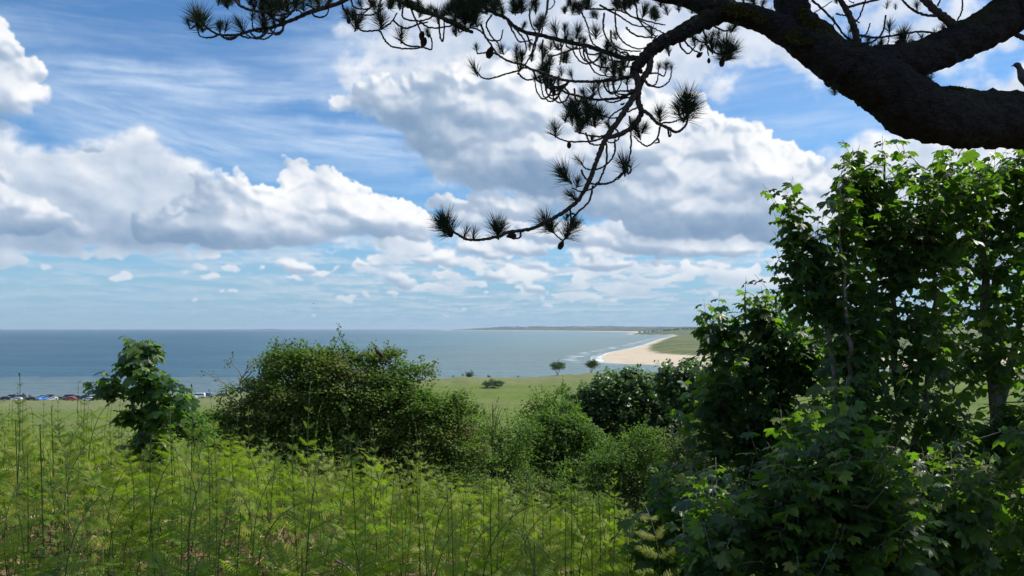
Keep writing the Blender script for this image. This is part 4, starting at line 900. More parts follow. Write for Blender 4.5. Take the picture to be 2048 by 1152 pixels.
# right-hand group: tall trees at the edge
G = None
d = 6.3
sycamore(at_ground(2005, 1130, d), 'tallest sycamore at the right edge, thick pale trunk, leaves touching the pine limb',
    [stem_px([(2008,1150,d),(2004,1000,d),(1996,850,d),(1980,700,d),(1972,560,d),(1968,440,d),(1962,330,d)], .085, .008), stem_px([(2000,1020,d),(2040,940,d-.1),(2100,880,d-.1)], .03, .02, False), stem_px([(1996,850,d),(2030,700,d+.2),(2040,560,d+.2),(2046,420,d+.2),(2040,330,d+.2)], .035, .006, False),
     stem_px([(2002,960,d),(1960,900,d),(1920,820,d),(1900,740,d)], .02, .006, False)],
    [lb(1975,345,60,45,d),lb(2040,345,50,40,d),lb(1990,430,80,60,d),lb(2060,440,70,80,d),lb(1940,500,70,60,d),lb(2010,560,80,70,d),lb(2090,600,70,100,d),lb(1960,640,80,60,d),lb(2030,720,70,60,d),lb(1930,720,60,50,d),
     lb(2040,850,60,50,d-.3),lb(1960,840,60,50,d),lb(1900,880,50,50,d),lb(2060,980,50,60,d-.4),lb(1950,1000,50,50,d-.3),lb(1970,1090,70,50,d-.5),lb(2030,920,60,50,d-.2),lb(2000,1050,80,60,d+.2),lb(2070,800,50,60,d),lb(1900,960,60,60,d+.3)],
    215, .100, 102, 300, top=(CAMZ+.5, CAMZ+1.35))
d = 5.9
sycamore(at_ground(1800, 1130, d), 'sycamore in the right-hand clump with yellow-green shoot tips just below the pine limb',
    [stem_px([(1800,1150,d),(1806,1000,d),(1800,860,d),(1790,700,d),(1786,560,d),(1776,420,d),(1766,310,d)], .045, .005), stem_px([(1804,960,d),(1850,820,d+.1),(1868,640,d+.1),(1866,480,d+.1),(1866,340,d+.1)], .030, .005, False), stem_px([(1800,860,d),(1750,720,d),(1722,560,d),(1702,420,d),(1690,350,d)], .022, .004, False)],
    [lb(1762,325,40,36,d),lb(1765,375,56,40,d),lb(1866,330,46,36,d),lb(1870,410,60,46,d),lb(1780,450,70,50,d),lb(1850,500,70,50,d),lb(1720,440,40,34,d),lb(1740,540,70,50,d),lb(1830,590,80,50,d),lb(1760,630,80,50,d),lb(1860,680,70,50,d),lb(1780,730,80,50,d),lb(1850,790,70,50,d),lb(1760,830,70,50,d),lb(1840,880,60,46,d),lb(1690,365,14,22,d,w=.12),lb(1930,370,40,40,d)],
    165, .096, 103, 300, top=(CAMZ+.45, CAMZ+1.25))
d = 5.6
sycamore(at_ground(1690, 1120, d), 'sycamore with a stepped leafy edge against the white clouds, left side of the tall clump',
    [stem_px([(1700,1140,d),(1704,1000,d),(1690,860,d),(1664,720,d),(1650,600,d),(1632,540,d),(1620,480,d)], .040, .005), stem_px([(1690,860,d),(1700,720,d-.1),(1690,600,d-.1),(1676,480,d-.1),(1680,370,d-.1)], .024, .004, False)],
    [lb(1595,438,14,22,d,w=.12),lb(1620,470,36,24,d),lb(1610,510,34,24,d),lb(1660,500,46,36,d),lb(1680,440,28,30,d),lb(1640,550,48,24,d),lb(1600,556,20,10,d,w=.05),lb(1690,580,50,40,d),lb(1700,660,60,40,d),lb(1680,740,60,44,d),lb(1710,820,70,50,d),lb(1660,880,70,46,d),lb(1740,920,70,46,d),lb(1690,980,70,46,d),lb(1683,345,9,20,d,w=.05),lb(1604,590,10,12,d,w=.03)],
    140, .092, 104, 300, top=(CAMZ+.35, CAMZ+1.15))
d = 6.6
sycamore(at_ground(1500, 1120, d), 'lower sycamore in the right-hand clump with small bright shoot tips just above the horizon',
    [stem_px([(1520,1140,d),(1516,1000,d),(1500,860,d),(1492,740,d),(1490,640,d),(1492,585,d)], .035, .004), stem_px([(1516,980,d),(1560,860,d),(1566,740,d),(1552,600,d)], .022, .004, False), stem_px([(1510,940,d),(1450,820,d),(1424,720,d),(1424,640,d)], .02, .004, False)],
    [lb(1492,625,10,16,d,w=.05),lb(1545,635,22,14,d,w=.12),lb(1432,650,18,14,d,w=.12),lb(1446,700,32,24,d),lb(1500,690,40,26,d),lb(1570,680,46,22,d),lb(1480,730,56,34,d),lb(1560,700,66,40,d),lb(1630,700,50,40,d),lb(1430,770,50,40,d),lb(1520,780,70,44,d),lb(1600,790,60,44,d),lb(1440,850,60,46,d),lb(1540,870,70,46,d),lb(1610,890,50,44,d),lb(1450,940,60,44,d),lb(1540,970,60,44,d)],
    225, .100, 105, 300, top=(CAMZ-.1, CAMZ+.35))
d = 4.3
sycamore(at_ground(1650, 1150, d), 'low spreading sycamore regrowth with broad pale glossy leaves at the bottom right',
    [stem_px([(1640,1160,d),(1636,1060,d),(1640,960,d),(1660,860,d)], .022, .004), stem_px([(1560,1160,d),(1550,1060,d),(1556,960,d),(1566,900,d)], .018, .004), stem_px([(1720,1160,d),(1730,1060,d),(1726,980,d)], .018, .004), stem_px([(1470,1170,d),(1440,1080,d),(1430,1000,d)], .014, .003)],
    [lb(1650,880,60,40,d,.3),lb(1570,930,60,36,d,.3),lb(1700,950,60,40,d,.3),lb(1620,990,80,40,d,.35),lb(1730,1020,60,40,d,.3),lb(1540,1040,70,40,d,.3),lb(1640,1080,90,40,d,.35),lb(1450,1020,60,36,d,.3),lb(1430,1090,60,36,d,.3),lb(1760,1100,60,40,d,.3),lb(1560,1130,90,30,d,.35)],
    150, .098, 106, 300, top=None, droop=(-.1, .35))
d = 5.2
sycamore(at_ground(1330, 1130, d), 'small dark sycamore seedling at the edge of the sunlit bracken, left foot of the clump',
    [stem_px([(1340,1160,d),(1330,1080,d),(1320,1000,d),(1316,960,d)], .014, .003), stem_px([(1400,1170,d),(1400,1080,d),(1390,990,d),(1380,930,d)], .014, .003)],
    [lb(1290,985,36,18,d,.2),lb(1330,1010,50,26,d,.25),lb(1300,1050,40,26,d,.25),lb(1380,960,40,30,d,.25),lb(1400,1030,44,30,d,.25),lb(1350,1090,50,30,d,.25)],
    32, .095, 107, 200, top=None, droop=(0, .6))
d = 5.0
sycamore(at_ground(1900, 1150, d), 'shaded sycamore saplings in front of the thick trunk at the bottom right corner',
    [stem_px([(1870,1160,d),(1880,1060,d),(1900,960,d),(1930,880,d)], .022, .004), stem_px([(2050,1170,d),(2060,1060,d),(2050,960,d)], .02, .004)],
    [lb(1900,960,50,36,d,.3),lb(1860,1040,50,36,d,.3),lb(1930,1060,40,30,d,.3),lb(1880,1110,60,30,d,.3),lb(2060,1000,40,50,d,.3),lb(2060,1100,40,40,d,.3),lb(2030,870,50,26,d,.3),lb(1790,1060,30,40,d,.3)],
    70, .105, 108, 300, top=None)
# farther sycamore crowns down the slope
def far_syc(label, px0, py0, d, lobes, nsh, size, seed, r0=.14):
    loc = at_ground(px0, py0, d); st = [stem_px([(px0, py0, d)], r0, .03)]
    for (px, py, rx, ry) in lobes[:6]: st.append(([W3(px0, py0+40, d), W3((px+px0)/2, (py+py0)/2+10, d), W3(px, py, d)], .05, .012))
    return sycamore(loc, label, st, [lb(*l, d) for l in lobes], nsh, size, seed, 0, 'syc_leaf_far', True, None, 'dark_bark', top=(CAMZ+(HORIZ-lobes[0][1]-40)/F*d-.8, CAMZ+(HORIZ-lobes[0][1]+30)/F*d), shootlen=.35)
far_syc('dark rounded sycamore crown in the middle, in front of the sand spit', 1240, 900, 26, [(1240,775,60,38),(1180,790,50,34),(1300,785,54,36),(1160,830,50,40),(1230,830,70,44),(1310,830,60,40),(1180,870,56,36),(1270,880,80,40),(1345,860,40,40),(1210,765,34,24),(1270,755,34,22),(1200,800,60,40),(1260,810,70,44),(1320,830,50,40),(1170,850,50,40)], 1150, .13, 120)
far_syc('sunlit sycamore crown between the sand spit and the tall clump', 1380, 900, 24, [(1350,740,40,26),(1400,745,50,30),(1340,765,32,24),(1400,790,60,36),(1450,760,50,40),(1360,800,40,30),(1440,830,60,40)], 480, .13, 121)
# ------------------------------------------------------------------ hawthorn and scrub
HAWT = (np.array([(0,0,0),(.38,.35,.05),(.30,.55,-.03),(.36,.85,.02),(0,1.05,-.08),(-.36,.85,.02),(-.30,.55,-.03),(-.38,.35,.05)]), np.array([(0,1,2),(0,2,4),(2,3,4),(0,4,6),(4,5,6),(0,6,7)]))
OVAL = (np.array([(0,0,0),(.26,.35,.06),(.20,.75,.02),(0,1.05,-.12),(-.20,.75,.02),(-.26,.35,.06),(0,.5,-.04)]), np.array([(0,1,6),(1,2,6),(2,3,6),(3,4,6),(4,5,6),(5,0,6)]))
def bush(name, label, cat, loc, lobes, ncl, per, spread, size, mat, seed, tmpl=HAWT, bark='dark_bark', shoots=0, tint=.3, group=None, trunks=3, hang=0.0, flat=.6, tscale=1.2, inner=.7, skirt=False):
    """lobes [(centre, radii, weight)]. Leaf clusters sit on the lobes' shells; branches run from the base through lobe centres to clusters."""
    r = np.random.default_rng(seed); t_ = empty(name, loc, label, cat, group); loc = np.array(loc)
    if skirt:
        ex = []
        for c0, r0, w0 in lobes:
            zg = land_z(c0[0], c0[1]); low = c0[2]-r0[2]
            if low-zg > .3 and r.random() < .75:
                nn_ = int(np.ceil((low-zg)/.9))
                for q_ in range(nn_): ex.append((np.array((c0[0]+r.normal(0, .2), c0[1]+r.normal(0, .15), zg+(low-zg)*(q_+.5)/nn_)), (max(r0[0], .5)*1.05, r0[1], (low-zg)/nn_*.8+.1), w0*.35))
        lobes = list(lobes)+ex; ncl = int(ncl*1.35)
    cs = np.array([l[0] for l in lobes]); rs = np.array([l[1] for l in lobes]); w = np.array([l[2] for l in lobes]); w = w/w.sum()
    # smaller billows over the big lobes
    SC_, SR_, SO_ = [], [], []
    for _ in range(7*len(lobes)):
        j = r.choice(len(lobes), p=w); dd_ = unit(r.normal(size=3)+(0, -.35, .45)); q_ = r.uniform(.24, .52); SC_.append(cs[j]+dd_*rs[j]*r.uniform(.65, 1.0)); SR_.append(np.full(3, rs[j].mean()*q_)*(1.15, 1.15, .8)); SO_.append(j)
    SC_ = np.array(SC_); SR_ = np.array(SR_)
    k = r.choice(len(lobes), ncl, p=w); d = unit(r.normal(size=(ncl, 3))+(0, -.25, .35)); rad = r.uniform(inner, 1.04, ncl)
    c = cs[k]+d*rs[k]*rad[:, None]; u_ = r.random(ncl) < .72; k2 = r.integers(0, len(SC_), ncl); d2 = unit(r.normal(size=(ncl, 3))+(0, -.2, .4)); c[u_] = (SC_[k2]+d2*SR_[k2]*rad[:, None])[u_]; d[u_] = d2[u_]; c += r.normal(0, spread*.3, c.shape)
    tn = np.clip(.5+2.0*fbm(c[:, 0]*tscale+seed, c[:, 2]*tscale, 3, .6, seed), 0, 1)**2*tint*2
    # long shoots sticking out
    wood = Geo(); twig = Geo(); ext = []; extn = []
    hi = np.argsort(-(c[:, 2]+r.normal(0, spread*2, ncl)))
    for i in hi[:shoots*3:3] if shoots else []:
        dr = unit(d[i]+np.array((r.normal(0, .4), 0, .9))+r.normal(0, .2, 3)); L = spread*r.uniform(2, 5); P = spline(np.array([c[i], c[i]+dr*L*.5+r.normal(0, L*.06, 3), c[i]+dr*L]), 7)
        V, T = tube(P, np.linspace(size*.14, size*.05, 7), 4); twig.add(V, T)
        for p in P[2:]:
            for _ in range(3): ext.append(p+r.normal(0, size*.5, 3)); extn.append(dr)
    n = ncl*per; kk = np.repeat(np.arange(ncl), per); pos = c[kk]+r.normal(0, 1, (n, 3))*spread*(1, 1, flat)
    nrm = unit(d[kk]*.8+np.array((0, 0, .9))+r.normal(0, .36, (n, 3))); dr = unit(r.normal(size=(n, 3))*(1, 1, .5)+d[kk]*.7+np.array((0, 0, -hang))); sz = size*r.uniform(.6, 1.25, n)
    if ext:
        ext = np.array(ext); m_ = len(ext); pos = np.vstack([pos, ext]); nrm = np.vstack([nrm, unit(r.normal(size=(m_, 3))+(0, 0, .8))]); dr = np.vstack([dr, unit(np.array(extn)+r.normal(0, .7, (m_, 3)))]); sz = np.append(sz, size*r.uniform(.6, 1.1, m_)); kk = np.append(kk, r.integers(0, ncl, m_))
    V, T = scatter(tmpl[0], tmpl[1], pos, frames(dr, nrm), sz); f_ = Geo(); f_.add(V, T, np.repeat(np.clip(tn[kk]+r.normal(0, .12, len(kk)), 0, 1), len(tmpl[0]))); f_.build('foliage', M[mat], t_, kind='stuff')
    # wood
    mid = cs.mean(0)
    for j in range(len(lobes)):
        b0 = loc+np.array((r.normal(0, .15), r.normal(0, .15), -.05)); P = spline(np.array([b0, (b0*.45+cs[j]*.55)+(r.normal(0, .1), 0, -.05), cs[j]+(0, 0, rs[j][2]*.3)]), 14); P[1:-1] += r.normal(0, spread*.12, (12, 3))
        V, T = tube(P, np.linspace(max(.010, np.linalg.norm(cs[j]-loc)*.012), .005, 14), 6); wood.add(V, T)
    sel = r.choice(ncl, min(ncl, 160), replace=False)
    for i in sel:
        a = cs[k[i]]; P = spline(np.array([a, (a+c[i])/2+r.normal(0, spread*.4, 3), c[i]]), 6); V, T = tube(P, np.linspace(size*.28, size*.10, 6), 4); twig.add(V, T)
    wood.build('branches', M[bark], t_, smooth=True, kind='stuff'); twig.build('twigs', M[bark], t_, smooth=True, kind='stuff')
    return t_
def lobes_px(L, d, depth=1.0):
    return [lb(px, py, rx, ry, d+(dd[0] if dd else 0), None, None) for (px, py, rx, ry, *dd) in L]
def gnd(px, d):
    x = (px-1024)/F*d; return (x, d, land_z(x, d))
# the big hawthorn
L = [(450,860,50,40),(490,800,50,36),(560,735,50,34),(620,725,44,30),(590,755,60,42),(560,790,70,44),(650,760,60,46),(700,745,56,38),(760,748,60,36),(810,768,56,36),(835,750,34,24),(700,790,90,60),(790,810,80,56),(610,820,90,60),(520,830,66,44),(480,850,56,40),(460,880,50,36),
     (560,880,80,50),(660,870,100,60),(760,880,90,56),(850,830,60,46),(880,870,66,46),(920,840,40,36),(930,890,46,40),(840,920,90,44),(720,930,100,44),(600,930,80,40),(905,800,34,26),(545,745,30,24,.4),(655,715,20,14),(700,712,20,12),(775,716,26,12)]
bush('hawthorn', 'broad bronze-tinged hawthorn bush in the middle left, its spiky top against the sea', 'bush', gnd(690, 14.5), lobes_px(L, 14), 2700, 34, .085, .047, 'haw_leaf', 201, shoots=46, tint=.28, tscale=1.2, inner=.5, skirt=True)
# dead branch and bare twigs left of it
t_ = empty('dead_tree', gnd(480, 13.2), 'bare dead branches sticking out of the hawthorn at its left end', 'dead tree'); g_ = Geo()
D_ = 14.3
for P, r0, r1 in [([(496,880),(488,820),(480,775),(483,757),(497,740),(510,722)],.018,.007),([(482,765),(500,748),(508,735)],.014,.005),([(484,757),(478,742),(466,730),(462,716)],.010,.003),([(466,778),(450,768),(420,750),(406,742)],.010,.003),([(490,745),(500,727),(515,718)],.006,.002),
                  ([(462,730),(455,722),(463,718),(458,712)],.004,.002),([(440,762),(432,748),(425,746)],.005,.002),([(470,800),(455,792),(445,790)],.012,.006),([(468,810),(450,825),(440,840)],.02,.01)]:
    V, T = tube(spline(np.array([W3(x, y, D_+random.uniform(-.1,.1)) for x, y in P]), 14), np.linspace(r0, r1, 14), 6); g_.add(V, T)
g_.build('branches', M['dead_wood'], t_, smooth=True)
g_ = Geo(); r = np.random.default_rng(9); n = 60; cs = r.choice(6, n); cc = [(463,716),(408,743),(425,747),(512,724),(500,735),(457,726)]
pos = np.array([W3(cc[c][0]+r.normal(0, 5), cc[c][1]+r.normal(0, 5), D_) for c in cs]); V, T = scatter(*HAWT, pos, frames(r.normal(size=(n, 3)), r.normal(size=(n, 3))), np.full(n, .035)); g_.add(V, T); g_.build('dead_leaves', M['bush_leaf'], t_, kind='stuff')
# slope scrub
bush('elder_bush', 'bright green elder bush with pale heads in the centre, right of the hawthorn', 'bush', gnd(1110, 19), lobes_px([(1110,870,60,40),(1060,890,44,34),(1160,880,46,40),(1100,920,70,46),(1150,940,60,46),(1060,950,50,36),(1200,920,30,40),(1120,845,40,18)], 19), 620, 30, .11, .085, 'elder_leaf', 202, OVAL, skirt=True, shoots=14, tint=.4, hang=.4)
bush('hawthorn', 'small dusty yellow-green hawthorn at the centre, in front of the dark sycamore', 'bush', gnd(1230, 16), lobes_px([(1180,960,60,44),(1240,940,56,50),(1300,900,50,44),(1330,950,44,50),(1270,990,66,40),(1200,1000,60,36),(1340,1000,40,44),(1255,890,36,26)], 16.5), 640, 34, .085, .045, 'elder_leaf', 203, skirt=True, shoots=22, tint=.7)
bush('thorn_bush', 'light olive bush right of the big hawthorn with yellow-green tips', 'bush', gnd(1000, 17.5), lobes_px([(1000,880,50,32),(960,900,50,36),(1040,870,36,30),(1010,930,60,36),(950,950,56,34),(1000,975,60,26),(940,850,36,30)], 17), 460, 32, .10, .044, 'elder_leaf', 204, skirt=True, shoots=18, tint=.8)
bush('thorn_bush', 'sparse yellowish thorn bush on the skyline of the fairway, left of the dark sycamore', 'bush', gnd(1090, 24), lobes_px([(1080,810,26,20),(1110,800,24,22),(1055,835,28,18),(1100,835,34,20),(1130,820,20,18),(1075,860,40,18),(1140,850,30,22)], 24), 200, 24, .12, .06, 'elder_leaf', 205, skirt=True, shoots=16, tint=1.0)
bush('scrub_bush', 'low dark green scrub in front of the elder bush at the edge of the bracken', 'bush', gnd(1080, 13), lobes_px([(1060,985,50,26),(1120,1000,50,26),(980,990,46,22),(1180,1020,40,24)], 13.5), 260, 30, .08, .04, 'haw_leaf', 206, skirt=True, tint=.2)
bush('scrub_bush', 'green scrub at the right foot of the dark sycamore behind the clump', 'bush', gnd(1360, 15), lobes_px([(1350,900,40,44),(1390,950,50,50),(1420,880,50,50),(1460,930,60,60),(1380,1010,60,40),(1500,1000,80,50)], 16), 420, 30, .10, .05, 'bush_leaf', 207, skirt=True, tint=.3)
bush('scrub_bush', 'dense olive scrub filling the slope between the hawthorn and the centre bushes', 'bush', gnd(900, 17), lobes_px([(820,985,80,36),(900,1000,80,36),(980,1020,70,36),(740,980,70,34),(1060,1040,70,34),(660,975,70,30),(560,965,60,30)], 15.5), 620, 30, .09, .045, 'haw_leaf', 212, skirt=True, tint=.3)
bush('scrub_bush', 'leafy green undergrowth showing behind the trunks in the bottom right corner', 'bush', gnd(1800, 14), lobes_px([(1650,900,90,50),(1800,930,100,60),(1950,960,100,60),(2060,980,80,60),(1700,1010,100,50),(1860,1050,110,50),(2000,1080,110,50)], 13), 700, 26, .12, .06, 'elder_leaf', 208, OVAL, tint=.6)
bush('leafy_shrub', 'fresh light green shoots right behind the lone sapling, over the bracken', 'bush', gnd(370, 9), lobes_px([(365,835,26,20),(395,850,26,18),(345,850,20,14),(380,868,36,14)], 9.5), 90, 16, .07, .05, 'herb', 209, OVAL, tint=.2, shoots=4)
# bare dry tree between the bushes
t_ = empty('dead_tree', gnd(985, 18), 'small leafless tree with fine upright twigs against the fairway', 'dead tree'); g_ = Geo()
for i in range(15):
    a = random.uniform(-.5, .5); x = 985; P = np.array([W3(x, 900, 17), W3(x+a*14, 860, 17+a*.2), W3(x+a*44, 830-random.uniform(0, 12), 17+a*.3), W3(x+a*66, 800+abs(a)*26+random.uniform(0, 12), 17+random.uniform(-.3, .3))]); V, T = tube(spline(P, 12), np.linspace(.008, .002, 12), 5); g_.add(V, T)
g_.build('branches', M['dark_bark'], t_, smooth=True)
# small trees and shrubs on the links
def link_bush(px, py_base, d, w, h, n, label, cat, seed, mat='syc_leaf_far', tree=True, dense=1.0):
    """One wind-shaped shrub w x h photo pixels in size with its foot on the links."""
    x = (px-1024)/F*d; z = land_z(x, d); k = d/F; r = np.random.default_rng(seed); lobes = []
    b0 = z+(h*k*.12 if tree else 0)
    for i in range(9):
        a = r.uniform(-1, 1); lobes.append(((x+a*w*k*.30, d+r.normal(0, w*k*.2), b0+h*k*(.50+.22*r.uniform(-1, 1)*(1-abs(a)))), (w*k*.20, w*k*.22, h*k*.24), 1))
    return bush('small_tree' if tree else 'shrub', label, cat, (x, d, z), lobes, n, 14, w*k*.05, w*k*.055, mat, seed, OVAL, shoots=3, tint=.25)
link_bush(1115, 752, 372, 34, 29, 170, 'dark round wind-shaped tree on the dune ridge, largest of those against the water', 'tree', 301)
link_bush(1182, 752, 388, 37, 28, 150, 'paler grey-green tree on the dune ridge beside the dark sycamore crown', 'tree', 302, 'bush_leaf')
link_bush(941, 757, 362, 25, 19, 100, 'small rounded tree on the dune ridge, nearest the big hawthorn of the two dark ones', 'tree', 303)
link_bush(907, 760, 360, 9, 15, 30, 'thin sapling on the dune ridge, leftmost of the seaside trees', 'tree', 304, 'bush_leaf')
link_bush(978, 756, 364, 11, 11, 40, 'tiny bush on the dune ridge just above the low dark shrub', 'bush', 305, 'bush_leaf')
link_bush(1037, 754, 366, 8, 7, 26, 'tiny bush alone on the ridge midway between two dark trees', 'bush', 306, 'bush_leaf')
link_bush(987, 772, 318, 42, 17, 190, 'low spreading dark shrub on the seaward edge of the fairway', 'bush', 307, 'syc_leaf_far', False)
link_bush(925, 762, 352, 10, 6, 26, 'very small bush left of the low spreading shrub', 'bush', 308, 'bush_leaf', False)
# ------------------------------------------------------------------ bracken
def frond_mesh(seed, L=.30, n=9, m_=3):
    """One pinna of a bracken frond lying along +y: a midrib with toothed leaflets on both sides."""
    r = np.random.default_rng(seed); V = []; T = []
    t_ = np.linspace(0, 1, n*2+1); mid = np.stack([.05*L*np.sin(t_*3+seed), t_*L, -.30*L*t_**2+.10*L*t_], 1)
    V2, T2 = tube(mid[::3], np.linspace(.0020, .0008, len(mid[::3])), 3, False); V += list(V2); T += [tuple(x) for x in T2]
    for i in range(1, n*2):
        f = i/(n*2); wl = L*.27*(math.sin(PI*min(1, f*1.1+.16)))**.8*(1-f*.5)*r.uniform(.8, 1.15) if f < .92 else L*.05; p = mid[i]
        for s in (-1, 1):
            dr = unit((s*1.0, .38+f*.3, r.normal(0, .18)-.12)); nx = unit(np.cross(dr, (0, 0, 1.0))); w0 = L*.0158
            base = len(V); pts = []
            for j in range(m_+1):
                g = j/m_; c = p+dr*wl*g+np.array((0, 0, -.18*wl*g*g)); ww = w0*(1.15-g*.9)*(1 if j % 2 else 1.35)
                pts += [c+nx*ww, c-nx*ww]
            V += pts
            for j in range(m_): a = base+2*j; T += [(a, a+1, a+2), (a+1, a+3, a+2)]
    return np.array(V), np.array(T)
FRONDS = [frond_mesh(i, .25, 9) for i in range(4)]
FRONDS_LO = [frond_mesh(i, .25, 9, 1) for i in range(4)]
FR_ME = [npmesh('frond', V, T, M['fern'], False, {'tint': np.full(len(V), .1+.2*i)}) for i, (V, T) in enumerate(FRONDS)]
def fern_plan(r, h, young):
    """A stem that arches over at the top, pairs of pinnae to its sides, the tip still rolled."""
    a0 = r.uniform(0, 2*PI); fw = np.array((math.cos(a0), math.sin(a0), 0)); sd = np.array((-fw[1], fw[0], 0)); bend = r.uniform(.10, .22) if young else r.uniform(.35, .95)
    z1 = h*r.uniform(.42, .55); n = 22; t_ = np.linspace(0, 1, n); S = np.zeros((n, 3)); S[0] = 0; st = h/(n-1)*1.08
    lean = r.normal(0, .05); th = lean
    for i in range(1, n):
        g = i/(n-1); th = lean+bend*1.5*max(0, (g-.45)/.55)**1.5; S[i] = S[i-1]+(fw*math.sin(th)+np.array((0, 0, 1))*math.cos(th))*st
    Vs, Ts = tube(S, np.linspace(.0055, .0016, n), 5); fr = []
    pairs = int(r.integers(5, 7)) if young else int(r.integers(6, 8))
    for k in range(pairs):
        g = .46+.50*(k/(pairs-1))**.85; i = min(n-2, int(g*(n-1))); p = S[i]; tan = unit(S[i+1]-S[i]); nn = unit(np.cross(sd, tan)); nn = nn if nn[2] > 0 else -nn
        nn = unit(nn+np.array((0, 0, .6)))
        sc = (1.12-.90*(k/(pairs-1)))*(.62 if young else 1.0)*r.uniform(.85, 1.15)
        for s in (-1, 1):
            up = (.55 if young else .12)+r.normal(0, .12)
            fr.append((int(r.integers(0, 4)), p, unit(sd*s+tan*(.30+.35*k/pairs)+np.array((0, 0, up))), unit(nn+r.normal(0, .15, 3)), sc))
    # rolled tip
    tq = np.linspace(0, 3.4 if young else 1.8, 8); rr = .020*(1-tq/6); top = S[-1]; tn = unit(S[-1]-S[-2]); pr = unit(np.cross(sd, tn))*(-1)
    if np.dot(pr, fw) < 0: pr = -pr
    C = top+np.outer(rr*np.sin(tq), tn)+np.outer(rr*(1-np.cos(tq)), pr); Vc, Tc = tube(np.vstack([top, C+tn*.01]), np.linspace(.003, .0014, 9), 4)
    return (np.vstack([Vs, Vc]), np.vstack([Ts, Tc+len(Vs)])), fr
rf = np.random.default_rng(77)
VAR = [fern_plan(rf, h, y) for h, y in [(1.05, 1), (1.15, 0), (.95, 0), (1.20, 1), (.85, 0), (1.10, 0), (1.0, 0), (1.25, 1), (.9, 1), (1.15, 0), (.75, 0), (1.0, 0)]]
STEM_ME = [npmesh('stem', v[0][0], v[0][1], M['fern_stem'], True) for v in VAR]
# where bracken grows: a belt across the foot of the view, thinning towards the right
def belt(px):   # farthest distance of the stand at an image column
    return np.interp(px, [-200, 0, 300, 500, 700, 900, 1100, 1250, 1400], [13.5, 13, 12.5, 12, 11.8, 12, 12.5, 12.5, 12])
cand = []
cov0 = lambda x, y: fbm(np.array([x*.9]), np.array([y*.9]), 3, .5, 90)[0]
for _ in range(9000):
    d = 2.3+10.8*rf.random()**.85; px = rf.uniform(-160, 1420)
    if d > belt(px)*rf.uniform(.9, 1): continue
    x = (px-1024)/F*d
    if 4.2 < d < 7.8 and rf.random() < (.50 if px < 720 else .15): continue
    if cov0(x, d) > .07 and rf.random() < .82: continue
    cand.append((x, d, px))
sel = []; 
for c_ in cand:
    if len(sel) >= 1350: break
    if all((c_[0]-s_[0])**2+(c_[1]-s_[1])**2 > (.12+.005*c_[1])**2 for s_ in sel): sel.append(c_)
cov_ = lambda x, y: fbm(np.array([x*.5]), np.array([y*.5]), 3, .5, 90)[0]
sel.sort(key=lambda c_: -c_[1]); near_idx = set(sorted(range(len(sel)), key=lambda i: abs(sel[i][1]-5.6)+(9 if not -60 < sel[i][2] < 1340 else 0))[:300])
mass_f = Geo(); mass_s = Geo(); zs = land(np.array([s_[0] for s_ in sel]), np.array([s_[1] for s_ in sel]))[0]
BG = 'bracken plants of the sunlit stand across the foreground'
named = {}
for i, (x, y, px) in enumerate(sel):
    z = float(zs[i])-.03; v = int(rf.integers(0, 12)); s = rf.uniform(.55, 1.15)*(.88 if y < 4 else 1.0); a = rf.uniform(0, 2*PI); (sv, st), fr = VAR[v]
    if y < 3.2: s *= .72
    topline = float(np.interp(px, [-200, 0, 300, 500, 700, 900, 1100, 1250, 1420], [800, 815, 848, 865, 888, 925, 965, 990, 1010]))+rf.normal(0, 22)
    s = min(s, ((CAMZ-(topline-HORIZ)/F*y)-z)/1.08)
    if s < .42: continue
    Rm = Matrix.Rotation(a, 4, 'Z') @ Matrix.Rotation(rf.normal(0, .07), 4, 'X')
    if i in near_idx:
        root = empty('bracken', (x, y, z), 'upright green bracken with feathery fronds and curled tip in the foreground stand', 'fern', BG)
        root.matrix_local = Matrix.Translation((x, y, z)) @ Rm @ Matrix.Scale(s, 4)
        link('stem', STEM_ME[v], root)
        for (k, p, dr, nn, sc) in fr:
            Fm = frames(dr[None], nn[None])[0]*sc
            link('frond', FR_ME[k], root, Matrix(((*Fm[0], p[0]), (*Fm[1], p[1]), (*Fm[2], p[2]), (0, 0, 0, 1))))
    else:
        R3_ = np.array(Rm.to_3x3())*s; o_ = np.array((x, y, z)); mass_s.add(sv@R3_.T+o_, st); tq = rf.uniform(0, .6)
        for (k, p, dr, nn, sc) in fr:
            Fm = R3_@(frames(dr[None], nn[None])[0]*sc); FX = FRONDS_LO if y > 7.2 else FRONDS; V = FX[k][0]@Fm.T+(R3_@p+o_); mass_f.add(V, FX[k][1], tq)
mass = empty('bracken_stand', (0, 9, land_z(0, 9)), 'hazy green mass of bracken behind and among the nearest ferns', 'bracken')
mass['kind'] = 'stuff'
mass_f.build('fronds', M['fern'], mass, kind='stuff'); mass_s.build('stems', M['fern_stem'], mass, kind='stuff')

# litter: dead bracken stalks and leaves on the ground, broad-leaved herbs, a few bare sticks
r = np.random.default_rng(91); g_ = Geo(); n = 5200
d = 2+11*r.random(n)**.8; px = r.uniform(-200, 1500, n); x = (px-1024)/F*d; z = land(x, d)[0]; a = r.uniform(0, 2*PI, n); el = r.normal(.12, .22, n); L = r.uniform(.15, .6, n)
TVs = np.array([(-.5,0,0),(.5,0,0),(.35,1,0),(-.35,1,0)]); TTs = np.array([(0,1,2),(0,2,3)])
dirs = np.stack([np.cos(a)*np.cos(el), np.sin(a)*np.cos(el), np.sin(el)], 1)
fr_ = frames(dirs, r.normal(size=(n, 3))+(0, 0, 1)); 
V = np.einsum('nij,nmj->nmi', fr_, TVs[None]*np.stack([r.uniform(.003, .007, n), L, np.ones(n)], 1)[:, None])+np.stack([x, d, z+r.uniform(.0, .14, n)], 1)[:, None]
